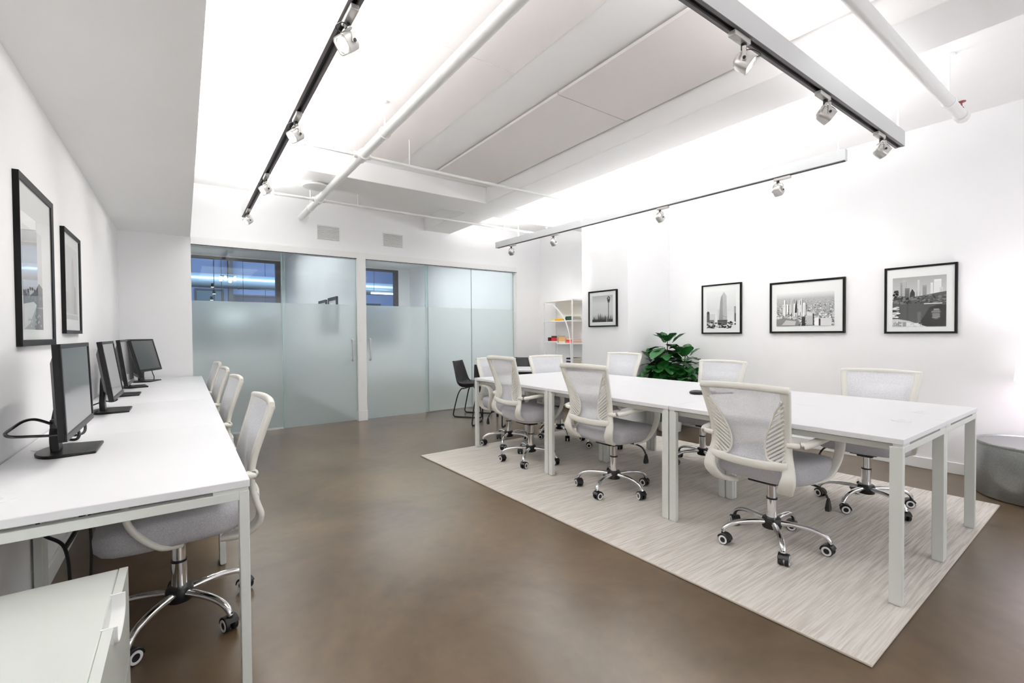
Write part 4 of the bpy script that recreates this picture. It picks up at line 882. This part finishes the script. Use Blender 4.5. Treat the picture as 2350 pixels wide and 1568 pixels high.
def picture(label, cy, z0, wd, ht, wall, fw, art, win, depth=0.028, group='black framed photographs on the picture wall'):
    """wall = (x of wall face, +1 hangs facing +x, -1 facing -x)"""
    x, s = wall
    t = thing('framed_picture', label, 'picture', (x, cy, z0), PI/2*s, group)
    b = MB(); hw = wd/2; d = depth
    b.rings([[(-hw, -d, 0), (-hw, 0, 0), (-hw+fw, 0, fw), (-hw+fw, -d+0.004, fw)], [(hw, -d, 0), (hw, 0, 0), (hw-fw, 0, fw), (hw-fw, -d+0.004, fw)], [(hw, -d, ht), (hw, 0, ht), (hw-fw, 0, ht-fw), (hw-fw, -d+0.004, ht-fw)], [(-hw, -d, ht), (-hw, 0, ht), (-hw+fw, 0, ht-fw), (-hw+fw, -d+0.004, ht-fw)]], closed=True)
    b.build('frame', 'frame', t, smooth=20)
    b = MB(); b.box(-hw+fw-0.004, hw-fw+0.004, -d+0.011, -0.001, fw-0.004, ht-fw+0.004); b.build('mat_board', 'matb', t, smooth=0)
    u0, u1, v0, v1 = win   # print window as fractions of the whole frame
    pw, ph = (u1-u0)*wd, (v1-v0)*ht
    ab, bg = art(pw, ph); o = ab.build('print', GREY+[bg], t, smooth=0); o.location = ((u0+u1)/2*wd-hw, -d+0.0106, v0*ht)
    b = MB(); b.quad((-hw+fw-0.002, -d+0.006, fw-0.002), (hw-fw+0.002, -d+0.006, fw-0.002), (hw-fw+0.002, -d+0.006, ht-fw+0.002), (-hw+fw-0.002, -d+0.006, ht-fw+0.002)); b.build('glazing', 'glazing', t, smooth=0)
    return t
PW = (RW, -1)
picture('portrait photograph of a misty tower, leftmost on the right wall', 3.027, 1.178, 0.494, 0.594, PW, 0.017, art_tower, (0.13, 0.87, 0.10, 0.86))
picture('wide aerial city photograph, in the middle of the right wall', 2.112, 1.182, 0.702, 0.545, PW, 0.020, art_aerial, (0.10, 0.87, 0.14, 0.77))
picture('photograph of a dark lake under towers, rightmost on the right wall', 1.210, 1.175, 0.487, 0.591, PW, 0.017, art_lake, (0.12, 0.86, 0.10, 0.84))
picture('framed street lamp photograph hanging alone on the pillar', 4.168, 1.279, 0.490, 0.467, (4.427, -1), 0.017, art_street_lamp, (0.13, 0.86, 0.13, 0.86), group='black framed photographs on the pillar')
picture('large black framed photograph nearest the camera on the left wall', 3.005, 1.161, 0.610, 0.722, (LW, 1), 0.027, art_bridge, (0.12, 0.66, 0.10, 0.72), depth=0.020, group='black framed photographs on the left wall')
picture('pale black framed photograph farther along the left wall', 3.83, 1.2185, 0.500, 0.605, (LW, 1), 0.020, art_misty, (0.12, 0.86, 0.14, 0.86), depth=0.020, group='black framed photographs on the left wall')
picture('left of the two frames seen through the left glass door', 8.33, 1.25, 0.50, 0.54, (1.97, -1), 0.045, art_misty, (0.2, 0.8, 0.15, 0.8), group='framed pictures in the room behind the glass')
picture('right of the two frames seen through the left glass door', 7.68, 1.25, 0.52, 0.55, (1.97, -1), 0.05, art_tower, (0.2, 0.8, 0.15, 0.8), group='framed pictures in the room behind the glass')

# ================================================================== SHELF AND BOOKS
def shelf():
    X0, X1, Y0, Y1 = 4.93, 5.215, 5.295, 6.005
    t = thing('bookshelf', 'tall white metal bookshelf with an arched front bar beside the pillar', 'bookshelf', (X0, Y0, 0)); dx, dy = X1-X0, Y1-Y0
    for x in (0.009, dx-0.009):
        for y in (0.009, dy-0.009):
            b = MB(); b.box(x-0.009, x+0.009, y-0.009, y+0.009, 0, 1.725); b.build('post', 'trim', t, bevel=0.002)
    def board(z, y0, y1, th=0.018):
        b = MB(); b.box(0.0, dx, y0, y1, z-th, z); b.build('shelf_board', 'trim', t, bevel=0.002)
    board(1.735, -0.004, dy+0.004, 0.022); board(1.402, 0.018, dy-0.018); board(1.070, 0.372, dy-0.018); board(1.040, 0.018, 0.355); board(0.678, 0.018, dy-0.018); board(0.36, 0.018, dy-0.018); board(0.10, 0.018, dy-0.018)
    b = MB(); b.box(0, 0.014, 0.356, 0.370, 0.678, 1.070); b.box(dx-0.014, dx, 0.356, 0.370, 0.678, 1.070); b.build('divider_post', 'trim', t, smooth=0)
    b = MB(); b.sweep(bez([(-0.006, dy-0.01, 1.705), (-0.006, 0.455, 1.655), (-0.006, 0.315, 1.56), (-0.006, 0.165, 1.41), (-0.006, 0.09, 1.25), (-0.006, 0.048, 1.10), (-0.006, 0.028, 0.90), (-0.006, 0.022, 0.45), (-0.006, 0.02, 0.10)], 48), (0, 1, 0.3), 0.022, 0.012); b.build('arch_bar', 'trim', t)
    # ---- books: flat piles, spines to the room
    cols = dict(orange=srgb(226, 140, 30), yellow=srgb(240, 206, 60), green=srgb(22, 66, 48), red=srgb(196, 24, 30), scarlet=srgb(240, 52, 44), maroon=srgb(92, 14, 26), tan=srgb(226, 176, 112), cream=srgb(232, 222, 205), pink=srgb(246, 120, 110), brown=srgb(112, 96, 86), white=srgb(240, 240, 240), purple=srgb(70, 44, 80), black=srgb(34, 38, 40))
    cm = {k: mat('cover_'+k, v, 0.5) for k, v in cols.items()}
    pages = mat('book_pages', srgb(236, 226, 208), 0.9, spec=0.1)
    def book(lb, y0, y1, z, th, col, depth, grp, up=False):
        t = thing('book', lb, 'book', (X0+0.02, (y0+y1)/2, z), 0, grp); hy = (y1-y0)/2; c = 0.0022
        b = MB()
        if up:
            b.box(0, depth, -hy, -hy+c, 0, th); b.box(0, depth, hy-c, hy, 0, th); b.box(0, c, -hy+c, hy-c, 0, th); b.build('cover', cm[col], t, smooth=0)
            b = MB(); b.box(c, depth-0.004, -hy+c, hy-c, 0.003, th-0.003)
        else:
            b.box(0, depth, -hy, hy, 0, c); b.box(0, depth, -hy, hy, th-c, th); b.box(0, c, -hy, hy, c, th-c); b.build('cover', cm[col], t, smooth=0)
            b = MB(); b.box(c, depth-0.004, -hy+0.003, hy-0.003, c, th-c)
        b.build('pages', pages, t, smooth=0)
    def pile(y0, y1, z, items, grp, depth=0.21):
        for i, (th, col, lb) in enumerate(items):
            book(lb, y0+0.004*(i % 2), y1-0.006*((i+1) % 2), z, th-0.0008, col, depth-0.012*(i % 3), grp); z += th
    g1 = 'books on the upper shelf of the white bookshelf'; g2 = 'books on the middle shelf of the white bookshelf'; g3 = 'books on the lower shelf of the white bookshelf'
    pile(0.24+Y0, 0.43+Y0, 1.402, [(0.020, 'orange', 'orange book lying on the upper shelf under a yellow one'), (0.018, 'yellow', 'yellow book lying on top of an orange one, upper shelf')], g1)
    pile(0.44+Y0, 0.56+Y0, 1.402, [(0.014, 'yellow', 'thin yellow book lying alone at the left of the upper shelf')], g1)
    pile(0.022+Y0, 0.185+Y0, 1.402, [(0.022, 'green', 'bottom dark green book of the pile at the right of the upper shelf'), (0.022, 'green', 'middle dark green book of the pile at the right of the upper shelf'), (0.02, 'green', 'top dark green book of the pile at the right of the upper shelf')], g1)
    pile(0.39+Y0, 0.53+Y0, 1.070, [(0.028, 'red', 'bottom red book of the left pile on the middle shelf'), (0.026, 'red', 'red book just under the maroon one on the middle shelf'), (0.032, 'maroon', 'dark maroon book topping the red pile on the middle shelf')], g2)
    book('small dark red book standing alone at the left of the middle shelf', 0.585+Y0, 0.615+Y0, 1.070, 0.062, 'maroon', 0.10, g2, up=True)
    pile(0.19+Y0, 0.345+Y0, 1.040, [(0.03, 'cream', 'cream book at the bottom of the tan pile'), (0.034, 'tan', 'lower tan book of the pile between the red piles'), (0.032, 'tan', 'topmost tan book between the red piles')], g2)
    pile(0.022+Y0, 0.165+Y0, 1.040, [(0.024, 'pink', 'pink red book at the bottom of the right pile on the middle shelf'), (0.034, 'scarlet', 'bright scarlet book on the right pile of the middle shelf'), (0.012, 'white', 'thin white book on top of the bright scarlet one')], g2)
    pile(0.022+Y0, 0.17+Y0, 0.678, [(0.036, 'brown', 'brown book at the bottom of the lower shelf pile'), (0.02, 'white', 'white book between the brown and the purple one'), (0.03, 'purple', 'purple book on the lower shelf pile'), (0.02, 'white', 'white book between the purple and the black one'), (0.026, 'black', 'black book topping the lower shelf pile')], g3)
shelf()

# ================================================================== PLANT
def plant():
    r = random.Random(17)
    t = thing('fiddle_leaf_fig', 'large dark green fiddle leaf fig in a pot in the nook by the pillar', 'plant', (4.80, 3.44, 0))
    b = MB(); b.lathe([(0.10, 0.0), (0.13, 0.01), (0.15, 0.26), (0.155, 0.28), (0.14, 0.28), (0.135, 0.25), (0.02, 0.25)], 28); b.build('pot', 'pot', t)
    b = MB(); b.lathe([(0.005, 0.255), (0.133, 0.258)], 20); b.rings([[(0.133*math.cos(a), 0.133*math.sin(a), 0.252) for a in [2*PI*i/20 for i in range(20)]], [(0.12*math.cos(a), 0.12*math.sin(a), 0.262) for a in [2*PI*i/20 for i in range(20)]]]); b.build('soil', 'soil', t)
    stems = [[(0.0, 0, 0.255), (0.01, -0.01, 0.55), (-0.01, 0.02, 0.85), (0.0, 0.03, 1.10)], [(0.03, -0.03, 0.255), (0.06, -0.07, 0.5), (0.09, -0.12, 0.75), (0.10, -0.15, 0.92)], [(-0.03, 0.02, 0.255), (-0.06, 0.08, 0.5), (-0.05, 0.13, 0.7), (-0.08, 0.16, 0.85)], [(0.02, -0.04, 0.255), (0.0, -0.14, 0.42), (0.02, -0.2, 0.58), (0.03, -0.23, 0.68)]]
    b = MB()
    for s in stems: p = bez(s, 18); b.tube(p, [0.012-0.007*i/len(p) for i in range(len(p))], 8)
    b.build('stem', 'trunk', t, smooth=60)
    b = MB()
    def leaf(p, az, el, L, W):
        d = Vector((math.cos(az)*math.cos(el), math.sin(az)*math.cos(el), math.sin(el))); sd = Vector((-math.sin(az), math.cos(az), 0)); up = d.cross(sd)*-1
        if up.z < 0: up = -up
        n = 8; base = len(b.v); droop = r.uniform(0.1, 0.3)*L
        for i in range(n+1):
            f = i/n; wv = W*0.5*(math.sin(PI*min(1, f*0.92+0.06))**0.7)*(0.62+0.55*f if f < 0.7 else 1.0)
            c = p+d*(L*(f+0.12))-Vector((0, 0, droop*f*f))
            for k in (-1, -0.5, 0, 0.5, 1): b.v.append(tuple(c+sd*wv*k+up*(0.16*wv*abs(k)+0.004*math.sin(f*14+k*3))))
        for i in range(n):
            for k in range(4): a = base+i*5+k; b.f.append((a, a+1, a+6, a+5)); b.mi.append(0)
    lim = 0.315
    for si, s in enumerate(stems):
        p = bez(s, 24)
        cnt = (84, 74, 74, 70)[si]
        for i in range(cnt):
            f = 0.10+0.90*i/(cnt-1); q = p[min(len(p)-1, int(f*(len(p)-1)))]+Vector((math.cos(i*2.4+si), math.sin(i*2.4+si), 0))*r.uniform(0, 0.05)
            az = i*2.4+si; L = r.uniform(0.19, 0.25)*(0.8 if f > 0.95 else 1); el = r.uniform(-0.55, 0.45) if f < 0.93 else r.uniform(0.5, 1.1)
            tip = q+Vector((math.cos(az), math.sin(az), 0))*L*1.12*math.cos(el)
            room = min((0.285-q.y)/max(0.05, math.sin(az)) if math.sin(az) > 0.05 else 9, (q.y+0.31)/max(0.05, -math.sin(az)) if math.sin(az) < -0.05 else 9, (0.41-q.x)/max(0.05, math.cos(az)) if math.cos(az) > 0.05 else 9)
            if L*1.15*math.cos(el) > room: L = max(0.09, min(L, room/(1.15*math.cos(el))))
            leaf(q, az, el, L, L*0.74)
    b.build('foliage', 'leaf', t, smooth=60)
plant()

# ================================================================== DRUM TABLE AND LAMP
def drum():
    t = thing('drum_table', 'round galvanised metal drum table at the right edge under the lamp', 'side table', (4.90, 0.50, 0))
    b = MB(); R = 0.30
    b.lathe([(R-0.02, 0.0), (R-0.004, 0.006), (R, 0.014), (R, 0.368), (R-0.002, 0.372)], 64); b.build('body', 'galv', t)
    b = MB(); b.lathe([(R-0.01, 0.370), (R+0.006, 0.372), (R+0.008, 0.385), (R+0.003, 0.394), (R-0.006, 0.394), (R-0.012, 0.386), (0.01, 0.386)], 64); b.build('lid', 'galv', t)
    t2 = thing('table_lamp', 'lit white table lamp standing on the drum table at the right edge', 'lamp', (4.96, 0.38, 0.3866))
    b = MB(); b.lathe([(0.005, 0.0), (0.065, 0.0), (0.065, 0.012), (0.03, 0.03), (0.018, 0.06), (0.04, 0.14), (0.05, 0.22), (0.035, 0.31), (0.012, 0.36), (0.010, 0.52), (0.004, 0.52)], 28); b.build('lamp_base', 'trim', t2)
    b = MB(); b.lathe([(0.232, 0.440), (0.200, 0.783), (0.197, 0.783), (0.229, 0.440)], 40); s = b.build('lamp_shade', 'shade', t2)
    b = MB(); b.tube([(-0.198, 0, 0.77), (0.198, 0, 0.77)], 0.003, 6); b.tube([(0, 0, 0.51), (0, 0, 0.77)], 0.004, 6); b.build('shade_carrier', 'silver', t2)
    b = MB(); b.lathe([(0.004, 0.52), (0.014, 0.53), (0.03, 0.58), (0.026, 0.61), (0.004, 0.63)], 16); b.build('bulb', mat('lit_bulb', (1, 1, 1), 0.4, emit=(1, 0.94, 0.88), estr=12.0), t2)
    L = bpy.data.lights.new('lamp_bulb_light', 'POINT'); L.energy = 6; L.shadow_soft_size = 0.045; L.color = (1, 0.94, 0.93)
    o = bpy.data.objects.new('lamp_bulb_light', L); COL.objects.link(o); o.location = (4.96, 0.38, 1.05)
drum()

# ================================================================== BLACK CHAIRS AND CORNER TABLE
def bucket():
    t = thing('bucket_chair', 'x', 'chair', (0, 0, 0), 0, 'black bucket chairs round the corner table')
    P = bez([(0.225, 0, 0.425), (0.19, 0, 0.447), (0.08, 0, 0.442), (-0.06, 0, 0.425), (-0.15, 0, 0.43), (-0.20, 0, 0.475), (-0.225, 0, 0.55), (-0.25, 0, 0.67), (-0.28, 0, 0.80)], 40); k = len(P)
    b = MB(); nu = 12
    for i, p in enumerate(P):
        f = i/(k-1); hw = 0.215-0.01*f-0.045*max(0, (f-0.6)/0.4)**1.5-0.02*max(0, 1-f/0.12); tt = (P[min(i+1, k-1)]-P[max(i-1, 0)]).normalized(); nn = tt.cross(Vector((0, 1, 0)))
        if nn.z < 0 and f < 0.5: nn = -nn
        if f >= 0.5 and nn.x < 0: nn = -nn
        lift = 0.075*(1-abs(f-0.5)*1.1)
        for j in range(nu+1): u = j/nu*2-1; q = p+Vector((0, hw*u*(1-0.06*abs(u)**3), 0))+nn*lift*abs(u)**3; b.v.append(tuple(q))
    for i in range(k-1):
        for j in range(nu): a = i*(nu+1)+j; b.f.append((a, a+1, a+nu+2, a+nu+1)); b.mi.append(0)
    o = b.build('shell', 'leather', t, smooth=80); s = o.modifiers.new('solid', 'SOLIDIFY'); s.thickness = 0.022; s.offset = 0
    for sy in (-1, 1):
        b = MB(); b.tube(bez([(0.10, sy*0.13, 0.424), (0.13, sy*0.16, 0.405), (0.16, sy*0.185, 0.30), (0.205, sy*0.20, 0.07), (0.205, sy*0.20, 0.025), (0.17, sy*0.20, 0.009), (0.0, sy*0.20, 0.009), (-0.19, sy*0.20, 0.009), (-0.225, sy*0.20, 0.025), (-0.225, sy*0.20, 0.07), (-0.17, sy*0.185, 0.30), (-0.13, sy*0.16, 0.395), (-0.10, sy*0.13, 0.41)], 72), 0.0085, 10); b.build('sled_leg', 'blackmetal', t, smooth=60)
    b = MB(); b.tube([(0.10, -0.13, 0.418), (0.10, 0.13, 0.418)], 0.008, 8); b.tube([(-0.10, -0.13, 0.405), (-0.10, 0.13, 0.405)], 0.008, 8); b.build('seat_crossbar', 'blackmetal', t)
    return t
b0 = bucket()
for i, (x, y, a, lb) in enumerate(((3.46, 5.84, -54, 'black bucket chair nearest the glass front, sled legs in view'), (3.32, 5.12, 40, 'black bucket chair behind the white chair at the end of the long table'), (4.42, 5.93, -132, 'black bucket chair behind the corner table, only its back top showing'))):
    o = b0 if i == 0 else copy_tree(b0)
    o.location = (x, y, 0); o.rotation_euler = (0, 0, math.radians(a)); o['label'] = lb
def corner_table():
    t = thing('corner_table', 'small white topped table with black frame between the black chairs', 'table', (4.06, 5.56, 0), math.radians(45))
    b = MB(); b.box(-0.35, 0.35, -0.31, 0.31, 0.655, 0.68); b.build('table_top', 'top', t, bevel=0.003)
    b = MB(); b.box(-0.31, 0.31, -0.27, 0.27, 0.62, 0.655); b.build('apron', 'blackmetal', t, smooth=30)
    for sx in (-1, 1):
        for sy in (-1, 1):
            b = MB(); b.box(sx*0.29-0.014, sx*0.29+0.014, sy*0.25-0.014, sy*0.25+0.014, 0, 0.62); b.build('leg', 'blackmetal', t, smooth=30)
corner_table()
